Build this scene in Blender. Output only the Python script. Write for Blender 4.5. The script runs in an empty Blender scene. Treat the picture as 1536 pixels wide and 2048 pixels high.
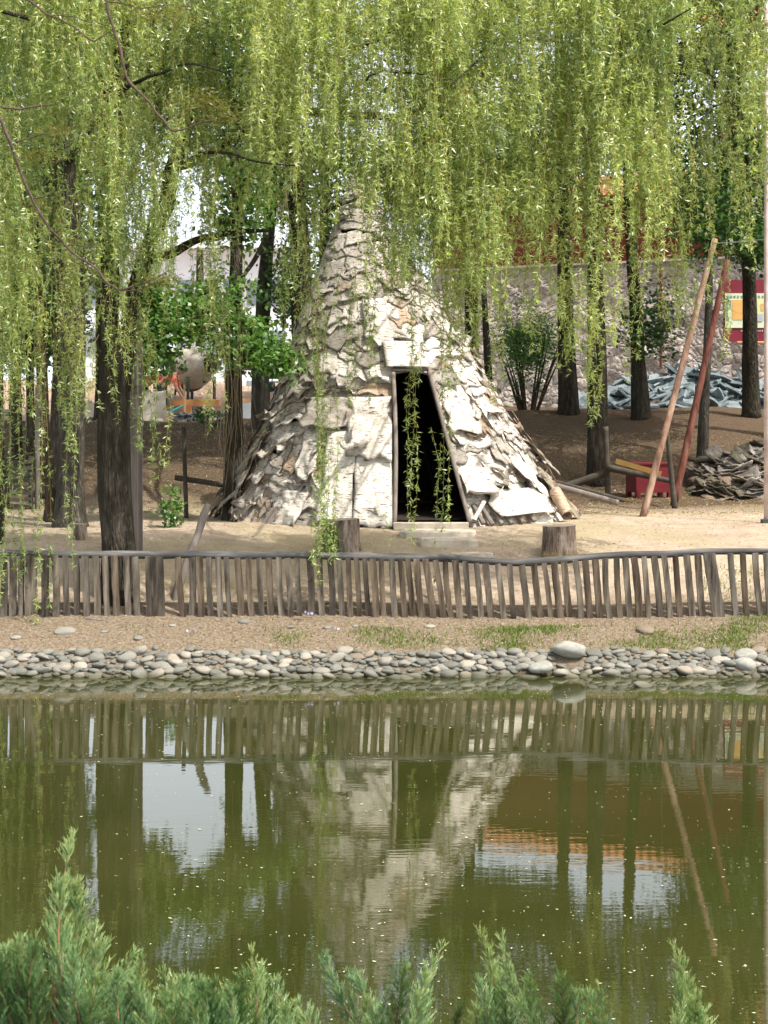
import bpy, math, random
import numpy as np
from math import radians as R

SC = bpy.context.scene
COL = SC.collection
F_PX, HZ, CAMZ = 2900.0, 833.0, 3.0        # focal length in photo pixels, horizon row, eye height over the water

# ------------------------------------------------------------------ camera, world, sun, exposure
cam_d = bpy.data.cameras.new('camera'); cam = bpy.data.objects.new('camera', cam_d); COL.objects.link(cam)
cam.location = (0, 0, CAMZ); cam.rotation_euler = (R(90), 0, 0)
cam_d.sensor_fit = 'VERTICAL'; cam_d.sensor_height = 36.0
cam_d.lens = F_PX / 2048 * 36.0
cam_d.shift_y = -(1024 - HZ) / 2048
cam_d.dof.use_dof = True; cam_d.dof.focus_distance = 22; cam_d.dof.aperture_fstop = 11
cam_d.clip_start = 0.05; cam_d.clip_end = 2000
SC.camera = cam

SUN_EL = R(58); sx, sy = 0.81, -0.586        # horizontal direction towards the sun
w = bpy.data.worlds.new('World'); SC.world = w; w.use_nodes = True
nt = w.node_tree; nt.nodes.clear()
sky = nt.nodes.new('ShaderNodeTexSky'); sky.sky_type = 'NISHITA'; sky.sun_disc = False
sky.sun_elevation = SUN_EL; sky.sun_rotation = math.atan2(sx, sy)
sky.air_density = 1.0; sky.dust_density = 8.0; sky.ozone_density = 1.0
bg = nt.nodes.new('ShaderNodeBackground'); bg.inputs[1].default_value = 0.15
wo = nt.nodes.new('ShaderNodeOutputWorld')
tc = nt.nodes.new('ShaderNodeTexCoord'); sp_ = nt.nodes.new('ShaderNodeSeparateXYZ'); nt.links.new(tc.outputs['Generated'], sp_.inputs[0])
mr = nt.nodes.new('ShaderNodeMapRange'); nt.links.new(sp_.outputs[2], mr.inputs[0])      # bright hazy band near the horizon, clearer overhead
mr.inputs[1].default_value = 0.25; mr.inputs[2].default_value = 0.8; mr.inputs[3].default_value = 0.85; mr.inputs[4].default_value = 0.0
mxs = nt.nodes.new('ShaderNodeMix'); mxs.data_type = 'RGBA'; nt.links.new(mr.outputs[0], mxs.inputs[0]); nt.links.new(sky.outputs[0], mxs.inputs[6]); mxs.inputs[7].default_value = (8.2, 8.8, 9.5, 1)
nt.links.new(mxs.outputs[2], bg.inputs[0]); nt.links.new(bg.outputs[0], wo.inputs[0])
sl = bpy.data.lights.new('sun', 'SUN'); sl.energy = 4.3; sl.angle = R(0.5); sl.color = (1, 0.955, 0.89)
so = bpy.data.objects.new('sun', sl); COL.objects.link(so)
import mathutils
sv = mathutils.Vector((sx * math.cos(SUN_EL), sy * math.cos(SUN_EL), math.sin(SUN_EL)))
so.rotation_euler = sv.to_track_quat('Z', 'Y').to_euler(); so.location = (20, -10, 30)
SC.view_settings.view_transform = 'Standard'; SC.view_settings.look = 'None'
SC.view_settings.gamma = 1; SC.view_settings.exposure = 0.45
SC.cycles.max_bounces = 8; SC.cycles.transparent_max_bounces = 8
SC.cycles.sample_clamp_indirect = 6

rng = np.random.default_rng(7)
rnd = random.Random(5)

# ------------------------------------------------------------------ helpers
def P(px, py, d):
    return np.array([(px - 768) / F_PX * d, d, CAMZ - (py - HZ) / F_PX * d])

def vnoise(p, s=1.0, seed=0):
    p = np.asarray(p, float) * s + seed * 17.31
    i = np.floor(p).astype(np.int64); f = p - i; f = f * f * (3 - 2 * f)
    def h(ix, iy, iz):
        n = (ix * 73856093) ^ (iy * 19349663) ^ (iz * 83492791) ^ (seed * 2654435)
        n = (n ^ (n >> 13)) * 1274126177
        n = n & 0x7fffffff
        n = (n ^ (n >> 15)) * 668265263 & 0x7fffffff
        return (n % 100003) / 50001.5 - 1
    x, y, z = i[..., 0], i[..., 1], i[..., 2]; fx, fy, fz = f[..., 0], f[..., 1], f[..., 2]
    r = 0
    for a in (0, 1):
        for b in (0, 1):
            for c in (0, 1):
                wgt = (fx if a else 1 - fx) * (fy if b else 1 - fy) * (fz if c else 1 - fz)
                r = r + wgt * h(x + a, y + b, z + c)
    return r

def fbm(p, s=1.0, o=3, seed=0):
    return sum(vnoise(p, s * 2 ** k, seed + k) * 0.5 ** k for k in range(o))

class MB:
    def __init__(s): s.v = []; s.f = []; s.c = []; s.n = 0
    def add(s, V, F, col=None):
        V = np.asarray(V, float).reshape(-1, 3)
        F = F if isinstance(F, list) and len(F) and isinstance(F[0], np.ndarray) else [np.asarray(F)]
        for a in F: s.f.append(a.astype(np.int64) + s.n)
        s.v.append(V)
        if col is None: col = (1, 1, 1)
        c = np.asarray(col, float)
        if c.ndim == 1: c = np.tile(c, (len(V), 1))
        s.c.append(c); s.n += len(V)
        return s
    def build(s, name, mat, parent=None, smooth=False, loc=None):
        V = np.concatenate(s.v)
        if loc is None: loc = (0, 0, 0)
        loc = np.array(loc, float)
        off = loc.copy()
        me = bpy.data.meshes.new(name)
        me.vertices.add(len(V)); me.vertices.foreach_set('co', (V - off).astype(np.float32).ravel())
        idx = np.concatenate([a.ravel() for a in s.f])
        tot = np.concatenate([np.full(len(a), a.shape[1]) for a in s.f])
        st = np.concatenate([[0], np.cumsum(tot)[:-1]])
        me.loops.add(len(idx)); me.loops.foreach_set('vertex_index', idx.astype(np.int32))
        me.polygons.add(len(tot)); me.polygons.foreach_set('loop_start', st.astype(np.int32))
        me.polygons.foreach_set('use_smooth', np.full(len(tot), bool(smooth)))
        me.update(calc_edges=True)
        ca = me.color_attributes.new('Col', 'FLOAT_COLOR', 'POINT')
        C4 = np.ones((len(V), 4), np.float32); C4[:, :3] = np.concatenate(s.c)
        ca.data.foreach_set('color', C4.ravel())
        if mat: me.materials.append(mat)
        o = bpy.data.objects.new(name, me); COL.objects.link(o)
        if parent is not None:
            o.parent = parent
            pl = np.array(parent['_o']) if '_o' in parent else np.zeros(3)
            o.location = loc - pl
        else: o.location = loc
        o['_o'] = [float(q) for q in loc]
        return o

def tag(o, label=None, cat=None, group=None, kind=None):
    if cat: o['kind'] = 'thing'
    if label: o['label'] = label
    if cat: o['category'] = cat
    if group: o['group'] = group
    if kind: o['kind'] = kind
    return o

def empty(name, loc, label, cat, group=None):
    o = bpy.data.objects.new(name, None); COL.objects.link(o); o.empty_display_size = 0.2
    o.location = [float(q) for q in loc]; o['_o'] = [float(q) for q in loc]
    return tag(o, label, cat, group)

def frames(pts):
    pts = np.asarray(pts, float); t = np.gradient(pts, axis=0)
    t /= np.linalg.norm(t, axis=1)[:, None] + 1e-9
    ref = np.array([0.0, 1.0, 0.0]) if abs(t[:, 2]).mean() > 0.5 else np.array([0, 0, 1.0])
    u = np.cross(t, ref); u /= np.linalg.norm(u, axis=1)[:, None] + 1e-9
    return t, u, np.cross(t, u)

def resample(pts, rad, n):
    pts = np.asarray(pts, float); k = len(pts)
    s = np.concatenate([[0], np.cumsum(np.linalg.norm(np.diff(pts, axis=0), axis=1))]); s /= s[-1]
    q = np.linspace(0, 1, n)
    o = np.stack([np.interp(q, s, pts[:, a]) for a in range(3)], 1)
    if n > 6:
        for _ in range(max(1, n // (2 * k))):
            o[1:-1] = 0.25 * o[:-2] + 0.5 * o[1:-1] + 0.25 * o[2:]
    return o, np.interp(q, s, np.asarray(rad, float))

def tube(mb, pts, rad, sides=8, n=None, rough=0.0, seed=0, col=None, cap=True, flat=1.0):
    if n: pts, rad = resample(pts, rad, n)
    pts = np.asarray(pts, float); rad = np.asarray(rad, float) * np.ones(len(pts))
    t, u, v = frames(pts); k = len(pts)
    a = np.linspace(0, 2 * np.pi, sides, endpoint=False)
    ring = np.cos(a)[None, :, None] * u[:, None] + flat * np.sin(a)[None, :, None] * v[:, None]
    rr = rad[:, None] * np.ones((1, sides))
    if rough:
        q = pts[:, None] * np.array([0.6, 0.6, 0.6]) + ring * 2.2
        rr = rr * (1 + rough * vnoise(q, 1.6, seed) + rough * 0.5 * vnoise(q * np.array([3, 3, 1]), 2.5, seed + 3))
    V = (pts[:, None] + ring * rr[..., None]).reshape(-1, 3)
    i = np.arange(k - 1)[:, None] * sides; j = np.arange(sides)[None]
    j2 = (j + 1) % sides
    Fq = np.stack([i + j, i + j2, i + j2 + sides, i + j + sides], -1).reshape(-1, 4)
    Fs = [Fq]
    if cap:
        V = np.concatenate([V, pts[:1], pts[-1:]]); c0, c1 = k * sides, k * sides + 1
        jj = np.arange(sides); jn = (jj + 1) % sides
        Fs.append(np.stack([jn, jj, np.full(sides, c0)], 1))
        Fs.append(np.stack([jj + (k - 1) * sides, jn + (k - 1) * sides, np.full(sides, c1)], 1))
    mb.add(V, Fs, col)
    return mb

BOXF = np.array([[0, 1, 3, 2], [4, 6, 7, 5], [0, 4, 5, 1], [2, 3, 7, 6], [0, 2, 6, 4], [1, 5, 7, 3]])
def box(mb, c, s, rot=None, col=None, jit=0, taper=1.0):
    V = np.array([[x, y, z] for x in (-.5, .5) for y in (-.5, .5) for z in (-.5, .5)], float)
    V[V[:, 2] > 0, :2] *= taper
    V = V * np.array(s, float)
    if jit: V = V + rng.normal(0, jit, V.shape)
    if rot is not None: V = V @ np.array(mathutils.Euler(rot).to_matrix()).T
    mb.add(V + np.array(c, float), BOXF, col); return mb

def beam(mb, a, b, wx, wy, col=None, bend=None, segs=6, seed=0, rough=0.0, endcut=0.0):
    """a sawn board from a to b, wx wide across the view, wy thick, with slightly uneven edges"""
    a = np.array(a, float); b = np.array(b, float)
    t = np.linspace(0, 1, segs + 1)[:, None]; c = a + (b - a) * t
    if bend is not None: c = c + np.array(bend) * np.sin(t * np.pi)
    ax = (b - a) / np.linalg.norm(b - a); sd = np.cross(ax, [0, 1, 0]); sd /= np.linalg.norm(sd) + 1e-9
    fw = np.cross(sd, ax)
    rr = np.random.default_rng(seed)
    wv = wx / 2 * (1 + rough * rr.normal(0, 1, (segs + 1, 2)))
    V = []
    for k in range(segs + 1):
        ec = endcut * wx if k == segs else 0
        V += [c[k] - sd * wv[k, 0] - fw * wy / 2, c[k] + sd * wv[k, 1] - fw * wy / 2 - ax * ec,
              c[k] + sd * wv[k, 1] + fw * wy / 2 - ax * ec, c[k] - sd * wv[k, 0] + fw * wy / 2]
    Fq = []
    for k in range(segs):
        for j in range(4):
            Fq.append([k * 4 + j, k * 4 + (j + 1) % 4, k * 4 + 4 + (j + 1) % 4, k * 4 + 4 + j])
    Fq += [[3, 2, 1, 0], [segs * 4, segs * 4 + 1, segs * 4 + 2, segs * 4 + 3]]
    mb.add(V, np.array(Fq), col); return mb

# ------------------------------------------------------------------ materials
class NG:
    def __init__(s, name):
        s.m = bpy.data.materials.new(name); s.m.use_nodes = True; s.t = s.m.node_tree; s.t.nodes.clear()
        s.out = s.t.nodes.new('ShaderNodeOutputMaterial')
    def n(s, typ, **k):
        x = s.t.nodes.new(typ)
        for a, b in k.items():
            if a[0] == 'i' and a[1:].isdigit(): s.put(x.inputs[int(a[1:])], b)
            else: setattr(x, a, b)
        return x
    def put(s, sock, v):
        if isinstance(v, bpy.types.NodeSocket): s.t.links.new(v, sock)
        elif isinstance(v, bpy.types.Node): s.t.links.new(v.outputs[0], sock)
        else: sock.default_value = v
    def noise(s, vec, scale, detail=4, rough=0.6, sc3=(1, 1, 1)):
        mp = s.n('ShaderNodeMapping'); s.put(mp.inputs[0], vec); mp.inputs[3].default_value = sc3
        x = s.n('ShaderNodeTexNoise'); s.put(x.inputs['Vector'], mp); x.inputs['Scale'].default_value = scale
        x.inputs['Detail'].default_value = detail; x.inputs['Roughness'].default_value = rough
        return x.outputs[0]
    def ramp(s, fac, stops):
        x = s.n('ShaderNodeValToRGB'); s.put(x.inputs[0], fac); e = x.color_ramp.elements
        while len(e) < len(stops): e.new(0.5)
        for el, (p, c) in zip(e, stops):
            el.position = p; el.color = (*c, 1) if len(c) == 3 else c
        return x.outputs[0]
    def mix(s, f, a, b, mode='MIX'):
        x = s.n('ShaderNodeMix', data_type='RGBA', blend_type=mode)
        s.put(x.inputs[0], f)
        for so_, v in ((x.inputs[6], a), (x.inputs[7], b)):
            if isinstance(v, tuple) and len(v) == 3: v = (*v, 1)
            s.put(so_, v)
        return x.outputs[2]
    def math(s, op, a, b=0.0, clamp=False):
        x = s.n('ShaderNodeMath', operation=op, use_clamp=clamp); s.put(x.inputs[0], a); s.put(x.inputs[1], b); return x.outputs[0]
    def bump(s, h, strength, dist=0.02, normal=None):
        x = s.n('ShaderNodeBump'); x.inputs['Strength'].default_value = strength; x.inputs['Distance'].default_value = dist
        s.put(x.inputs['Height'], h)
        if normal is not None: s.put(x.inputs['Normal'], normal)
        return x.outputs[0]
    def prin(s, col, rough=0.8, normal=None, spec=0.3, metal=0.0, ior=None):
        b = s.n('ShaderNodeBsdfPrincipled')
        if isinstance(col, tuple) and len(col) == 3: col = (*col, 1)
        s.put(b.inputs['Base Color'], col); s.put(b.inputs['Roughness'], rough)
        b.inputs['Specular IOR Level'].default_value = spec; b.inputs['Metallic'].default_value = metal
        if ior: b.inputs['IOR'].default_value = ior
        if normal is not None: s.put(b.inputs['Normal'], normal)
        return b
    def done(s, sh): s.put(s.out.inputs[0], sh); return s.m
    def pos(s): return s.n('ShaderNodeNewGeometry').outputs['Position']
    def obj(s): return s.n('ShaderNodeTexCoord').outputs['Object']
    def attr(s): return s.n('ShaderNodeVertexColor', layer_name='Col').outputs[0]
    def orand(s): return s.n('ShaderNodeObjectInfo').outputs['Random']

def mat_simple(name, stops, scale=6, sc3=(1, 1, 1), rough=0.85, bump=0.4, bdist=0.01, usecol=False, world=False, spec=0.25, detail=5, b_scale=None):
    g = NG(name); v = g.pos() if world else g.obj()
    f = g.noise(v, scale, detail, 0.65, sc3); c = g.ramp(f, stops)
    if usecol: c = g.mix(1.0, c, g.attr(), 'MULTIPLY')
    h = g.noise(v, b_scale or scale * 3, 4, 0.7, sc3)
    return g.done(g.prin(c, rough, g.bump(h, bump, bdist), spec))

def mat_leaf(name, dark, mid, light, trans=0.45, gloss=0.12):
    g = NG(name); a = g.attr(); sep = g.n('ShaderNodeSeparateColor'); g.put(sep.inputs[0], a)
    c = g.ramp(sep.outputs[0], [(0.0, dark), (0.5, mid), (1.0, light)])
    d = g.n('ShaderNodeBsdfDiffuse'); g.put(d.inputs[0], c)
    t = g.n('ShaderNodeBsdfTranslucent')
    tc = g.mix(1.0, c, (1.25, 1.15, 0.55), 'MULTIPLY'); g.put(t.inputs[0], tc)
    m1 = g.n('ShaderNodeMixShader'); m1.inputs[0].default_value = trans; g.put(m1.inputs[1], d); g.put(m1.inputs[2], t)
    gl = g.n('ShaderNodeBsdfGlossy'); gl.inputs['Roughness'].default_value = 0.42; gl.inputs[0].default_value = (1, 1, 1, 1)
    m2 = g.n('ShaderNodeMixShader'); m2.inputs[0].default_value = gloss; g.put(m2.inputs[1], m1); g.put(m2.inputs[2], gl)
    return g.done(m2)

M = {}
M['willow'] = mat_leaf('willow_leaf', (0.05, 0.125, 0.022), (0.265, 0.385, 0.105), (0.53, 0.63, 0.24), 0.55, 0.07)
M['broad'] = mat_leaf('broad_leaf', (0.02, 0.06, 0.012), (0.055, 0.15, 0.026), (0.16, 0.32, 0.06), 0.42, 0.05)
M['juniper'] = mat_leaf('juniper_needles', (0.045, 0.115, 0.045), (0.17, 0.31, 0.125), (0.46, 0.56, 0.25), 0.35, 0.04)
M['grass'] = mat_leaf('grass_blade', (0.07, 0.13, 0.02), (0.13, 0.22, 0.035), (0.3, 0.33, 0.09), 0.4, 0.03)
M['straw'] = mat_leaf('straw', (0.2, 0.15, 0.08), (0.5, 0.4, 0.2), (0.65, 0.55, 0.32), 0.3, 0.04)
M['twig'] = mat_simple('twig_bark', [(0.2, (0.16, 0.14, 0.035)), (0.8, (0.32, 0.26, 0.08))], 12, rough=0.7, bump=0.1)
M['dry_twig'] = mat_simple('dry_twig', [(0.2, (0.3, 0.22, 0.12)), (0.8, (0.5, 0.38, 0.22))], 12, rough=0.8, bump=0.1)
M['jstem'] = mat_simple('juniper_stem', [(0.2, (0.12, 0.07, 0.035)), (0.8, (0.3, 0.18, 0.09))], 20, rough=0.8)
M['redtwig'] = mat_simple('brown_branch', [(0.2, (0.045, 0.032, 0.024)), (0.8, (0.14, 0.1, 0.075))], 30, rough=0.8, bump=0.5)

def mat_bark(name, a, b, c, sc=9):
    g = NG(name); v = g.pos()
    n1 = g.noise(v, sc, 6, 0.7, (1, 1, 0.16)); n2 = g.noise(v, 1.4, 3, 0.5)
    col = g.ramp(n1, [(0.3, a), (0.52, b), (0.75, c)])
    col = g.mix(g.math('MULTIPLY', n2, 0.6), col, g.mix(0.5, col, (0.09, 0.10, 0.06)))
    vo = g.n('ShaderNodeTexVoronoi', feature='DISTANCE_TO_EDGE'); mp = g.n('ShaderNodeMapping'); g.put(mp.inputs[0], v)
    mp.inputs[3].default_value = (1, 1, 0.14); g.put(vo.inputs['Vector'], mp); vo.inputs['Scale'].default_value = 30
    h = g.math('ADD', g.math('MULTIPLY', vo.outputs[0], 1.3), n1)
    return g.done(g.prin(col, 0.92, g.bump(h, 1.0, 0.06), 0.1))
M['bark_dark'] = mat_bark('dark_tree_bark', (0.014, 0.011, 0.009), (0.05, 0.04, 0.031), (0.15, 0.125, 0.1))
M['bark_grey'] = mat_bark('grey_tree_bark', (0.03, 0.026, 0.022), (0.095, 0.083, 0.068), (0.22, 0.195, 0.165))
M['bark_brown'] = mat_bark('brown_tree_bark', (0.03, 0.018, 0.011), (0.09, 0.058, 0.038), (0.2, 0.14, 0.1))

def mat_birch(name):
    g = NG(name); v = g.obj(); a = g.attr()
    n = g.noise(v, 6, 8, 0.8); st = g.noise(v, 9, 4, 0.7, (0.5, 0.5, 3.5)); len_ = g.noise(v, 26, 2, 0.5, (0.35, 0.35, 2.6))
    c = g.mix(1.0, a, g.ramp(n, [(0.3, (0.36, 0.33, 0.29)), (0.46, (0.8, 0.77, 0.72)), (0.6, (1.0, 0.99, 0.97)), (0.75, (1.12, 1.11, 1.1))]), 'MULTIPLY')
    c = g.mix(g.math('MULTIPLY', g.ramp(st, [(0.58, (0, 0, 0)), (0.7, (1, 1, 1))]), 0.45), c, (0.3, 0.22, 0.16))
    c = g.mix(g.ramp(len_, [(0.6, (0, 0, 0)), (0.66, (1, 1, 1))]), c, (0.09, 0.07, 0.055))
    h = g.math('ADD', g.noise(v, 14, 5, 0.7, (1, 1, 1.8)), g.math('MULTIPLY', n, 2.0))
    return g.done(g.prin(c, 0.75, g.bump(h, 0.7, 0.02), 0.25))
M['birch'] = mat_birch('birch_bark')
M['inner'] = mat_simple('dim_inner_bark', [(0.2, (0.012, 0.009, 0.007)), (0.8, (0.04, 0.03, 0.022))], 5, rough=0.95)  # near-black: the dimness inside the tent is put into this colour

def mat_wood(name, stops, sc3=(1, 1, 0.12), scale=12, usecol=False, world=True, bump=0.6, bdist=0.012):
    return mat_simple(name, stops, scale, sc3, 0.85, bump, bdist, usecol, world, 0.2, 6)
M['picket'] = mat_wood('weathered_picket', [(0.32, (0.025, 0.02, 0.016)), (0.5, (0.105, 0.09, 0.072)), (0.7, (0.24, 0.215, 0.175))], usecol=True)
M['rail'] = mat_wood('dark_rail', [(0.25, (0.03, 0.03, 0.03)), (0.5, (0.085, 0.083, 0.08)), (0.8, (0.24, 0.23, 0.22))], (0.12, 1, 1))
M['dark_log'] = mat_wood('dark_log', [(0.25, (0.03, 0.028, 0.022)), (0.6, (0.08, 0.07, 0.055)), (0.85, (0.17, 0.155, 0.13))], (0.3, 1, 0.6))
M['totem'] = mat_wood('carved_post', [(0.25, (0.13, 0.11, 0.095)), (0.6, (0.22, 0.19, 0.165)), (0.85, (0.33, 0.29, 0.25))])
M['pale_pole'] = mat_wood('peeled_pole', [(0.32, (0.1, 0.06, 0.045)), (0.5, (0.27, 0.165, 0.115)), (0.68, (0.42, 0.32, 0.24))], (1, 1, 0.3), 6)
M['red_pole'] = mat_wood('red_stained_pole', [(0.32, (0.04, 0.018, 0.014)), (0.5, (0.13, 0.045, 0.032)), (0.7, (0.2, 0.1, 0.075))], (1, 1, 0.2))
M['pink_pole'] = mat_simple('painted_steel_pole', [(0.3, (0.42, 0.33, 0.3)), (0.7, (0.62, 0.53, 0.5))], 5, rough=0.6, bump=0.1)
M['stump'] = mat_wood('stump_side', [(0.35, (0.06, 0.042, 0.03)), (0.5, (0.24, 0.18, 0.135)), (0.65, (0.5, 0.42, 0.34))], (1, 1, 0.22), 13, world=False, bump=1.0, bdist=0.06)
def mat_rings():
    g = NG('stump_top'); v = g.obj(); wv = g.n('ShaderNodeTexWave', wave_type='RINGS', rings_direction='Z')
    g.put(wv.inputs['Vector'], v); wv.inputs['Scale'].default_value = 14; wv.inputs['Distortion'].default_value = 2.5
    c = g.ramp(wv.outputs['Fac'], [(0, (0.4, 0.34, 0.27)), (1, (0.6, 0.53, 0.44))])
    c = g.mix(g.noise(v, 7), c, (0.2, 0.16, 0.12))
    return g.done(g.prin(c, 0.85, g.bump(g.noise(v, 30), 0.5, 0.01)))
M['stump_top'] = mat_rings()

def mat_ground():
    g = NG('ground_soil'); p = g.pos(); sep = g.n('ShaderNodeSeparateXYZ'); g.put(sep.inputs[0], p)
    big = g.noise(p, 0.5, 4, 0.6); med = g.noise(p, 2.6, 5, 0.65); fine = g.noise(p, 24, 6, 0.75); grit = g.noise(p, 75, 3, 0.7)
    yv = g.math('ADD', sep.outputs[1], g.math('MULTIPLY', g.math('SUBTRACT', med, 0.5), 1.1))
    plaza = g.ramp(fine, [(0.25, (0.31, 0.24, 0.17)), (0.5, (0.45, 0.365, 0.275)), (0.75, (0.55, 0.46, 0.36))])
    plaza = g.mix(1.0, plaza, g.ramp(med, [(0.3, (0.78, 0.76, 0.74)), (0.6, (1.08, 1.08, 1.08))]), 'MULTIPLY')
    plaza = g.mix(g.ramp(big, [(0.45, (0, 0, 0)), (0.62, (0.55,) * 3)]), plaza, g.ramp(fine, [(0.3, (0.27, 0.24, 0.12)), (0.7, (0.44, 0.38, 0.22))]))
    bank = g.ramp(fine, [(0.28, (0.10, 0.075, 0.05)), (0.48, (0.22, 0.175, 0.125)), (0.62, (0.31, 0.255, 0.19)), (0.8, (0.48, 0.42, 0.34))])
    bank = g.mix(g.ramp(grit, [(0.55, (0, 0, 0)), (0.7, (0.7,) * 3)]), bank, (0.16, 0.1, 0.06))
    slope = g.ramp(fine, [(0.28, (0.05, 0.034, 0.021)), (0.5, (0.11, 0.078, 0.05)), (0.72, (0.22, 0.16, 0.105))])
    site = g.ramp(fine, [(0.28, (0.28, 0.18, 0.12)), (0.5, (0.45, 0.32, 0.23)), (0.75, (0.58, 0.46, 0.36))])
    def step(a, b):
        m = g.n('ShaderNodeMapRange'); g.put(m.inputs[0], yv); m.inputs[1].default_value = a; m.inputs[2].default_value = b; return m.outputs[0]
    c = g.mix(step(18.2, 18.7), bank, plaza)
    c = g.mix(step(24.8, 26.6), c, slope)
    lf = g.n('ShaderNodeMapRange'); g.put(lf.inputs[0], sep.outputs[0]); lf.inputs[1].default_value = 0.5; lf.inputs[2].default_value = -1.5
    c = g.mix(g.math('MULTIPLY', step(33.5, 34.6), lf.outputs[0]), c, site)
    wet = g.n('ShaderNodeMapRange'); g.put(wet.inputs[0], sep.outputs[2]); wet.inputs[1].default_value = 0.12; wet.inputs[2].default_value = -0.02
    c = g.mix(wet.outputs[0], c, (0.06, 0.055, 0.03))
    h = g.math('ADD', g.math('MULTIPLY', med, 1.2), g.math('ADD', fine, g.math('MULTIPLY', grit, 0.35)))
    return g.done(g.prin(c, 0.95, g.bump(h, 0.8, 0.05), 0.1))
M['ground'] = mat_ground()

def mat_water():
    g = NG('pond_water'); p = g.pos()
    r1 = g.noise(p, 1.0, 3, 0.5, (1.1, 4.5, 1)); r2 = g.noise(p, 1.0, 2, 0.5, (5, 22, 1)); r3 = g.noise(p, 0.18, 2, 0.5)
    amp = g.ramp(r3, [(0.4, (0.35,) * 3), (0.62, (1,) * 3)])
    h = g.math('ADD', g.math('MULTIPLY', r1, 0.55), g.math('MULTIPLY', g.math('MULTIPLY', r2, 0.28), amp))
    murk = g.ramp(g.noise(p, 0.35, 3, 0.5, (1, 2, 1)), [(0.35, (0.027, 0.032, 0.007)), (0.7, (0.038, 0.041, 0.011))])
    b = g.prin(murk, 0.015, g.bump(h, 0.3, 0.0045), 0.5, ior=1.75)
    return g.done(b)
M['water'] = mat_water()

def mat_stone():
    g = NG('river_stone'); o = g.obj(); r = g.orand()
    c = g.ramp(r, [(0.0, (0.13, 0.135, 0.12)), (0.35, (0.19, 0.19, 0.165)), (0.7, (0.25, 0.24, 0.205)), (0.92, (0.33, 0.31, 0.26)), (1.0, (0.2, 0.16, 0.12))])
    n = g.noise(o, 7, 5, 0.65); c = g.mix(1.0, c, g.ramp(n, [(0.3, (0.72, 0.72, 0.72)), (0.7, (1.15, 1.13, 1.1))]), 'MULTIPLY')
    sep = g.n('ShaderNodeSeparateXYZ'); g.put(sep.inputs[0], g.pos())
    wet = g.n('ShaderNodeMapRange'); g.put(wet.inputs[0], sep.outputs[2]); wet.inputs[1].default_value = 0.075; wet.inputs[2].default_value = 0.02
    c = g.mix(g.math('MULTIPLY', wet.outputs[0], 0.8), c, (0.07, 0.07, 0.04))
    return g.done(g.prin(c, 0.75, g.bump(g.noise(o, 30, 4), 0.25, 0.01), 0.3))
M['stone'] = mat_stone()
M['boulder'] = mat_simple('grey_boulder', [(0.3, (0.21, 0.215, 0.19)), (0.7, (0.33, 0.33, 0.29))], 2.5, rough=0.8, bump=0.25)
M['slate'] = mat_simple('blue_grey_slate', [(0.3, (0.10, 0.125, 0.135)), (0.7, (0.25, 0.30, 0.315))], 3, rough=0.7, bump=0.4)
M['flag'] = mat_simple('flagstone', [(0.3, (0.36, 0.31, 0.24)), (0.7, (0.62, 0.56, 0.46))], 5, rough=0.85, bump=0.5, world=True)

def mat_masonry():
    g = NG('rough_masonry'); p = g.pos()
    mp = g.n('ShaderNodeMapping'); g.put(mp.inputs[0], p); mp.inputs[3].default_value = (1, 1, 1.25)
    wob = g.noise(p, 2.2, 3, 0.6); ad = g.n('ShaderNodeVectorMath', operation='ADD'); g.put(ad.inputs[0], mp)
    sc_ = g.n('ShaderNodeVectorMath', operation='SCALE'); g.put(sc_.inputs[0], wob); sc_.inputs['Scale'].default_value = 0.5; g.put(ad.inputs[1], sc_)
    vo = g.n('ShaderNodeTexVoronoi', feature='DISTANCE_TO_EDGE'); g.put(vo.inputs['Vector'], ad); vo.inputs['Scale'].default_value = 3.4
    vc = g.n('ShaderNodeTexVoronoi', feature='F1'); g.put(vc.inputs['Vector'], ad); vc.inputs['Scale'].default_value = 3.4
    sp = g.n('ShaderNodeSeparateColor'); g.put(sp.inputs[0], vc.outputs['Color'])
    c = g.ramp(sp.outputs[0], [(0, (0.50, 0.43, 0.38)), (0.5, (0.61, 0.53, 0.47)), (1, (0.72, 0.65, 0.59))])
    n = g.noise(p, 8, 5, 0.7); c = g.mix(1.0, c, g.ramp(n, [(0.35, (0.55,) * 3), (0.65, (1.25,) * 3)]), 'MULTIPLY')
    c = g.mix(g.ramp(vo.outputs[0], [(0.02, (1, 1, 1)), (0.08, (0, 0, 0))]), c, (0.66, 0.58, 0.54))
    h = g.math('ADD', g.math('MINIMUM', vo.outputs[0], 0.22), g.math('MULTIPLY', n, 0.25))
    return g.done(g.prin(c, 0.9, g.bump(h, 1.0, 0.22), 0.2))
M['masonry'] = mat_masonry()
M['redwall'] = mat_simple('red_plaster', [(0.3, (0.17, 0.03, 0.028)), (0.7, (0.235, 0.045, 0.04))], 1.5, rough=0.85, bump=0.1)
M['tile'] = mat_simple('orange_glazed_tile', [(0.3, (0.45, 0.19, 0.08)), (0.7, (0.62, 0.31, 0.15))], 5, rough=0.4, bump=0.1, spec=0.5)
M['band'] = mat_simple('pale_band', [(0.3, (0.6, 0.55, 0.5)), (0.7, (0.75, 0.7, 0.65))], 3)
M['white'] = mat_simple('white_render', [(0.3, (0.66, 0.72, 0.78)), (0.7, (0.72, 0.78, 0.84))], 2, bump=0.05)
M['glass'] = NG('window_glass'); M['glass'] = M['glass'].done(M['glass'].prin((0.2, 0.24, 0.28), 0.1, None, 0.6))
M['redbox'] = mat_simple('red_painted_wood', [(0.3, (0.10, 0.008, 0.012)), (0.7, (0.15, 0.013, 0.018))], 4, rough=0.55, bump=0.1)
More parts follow.
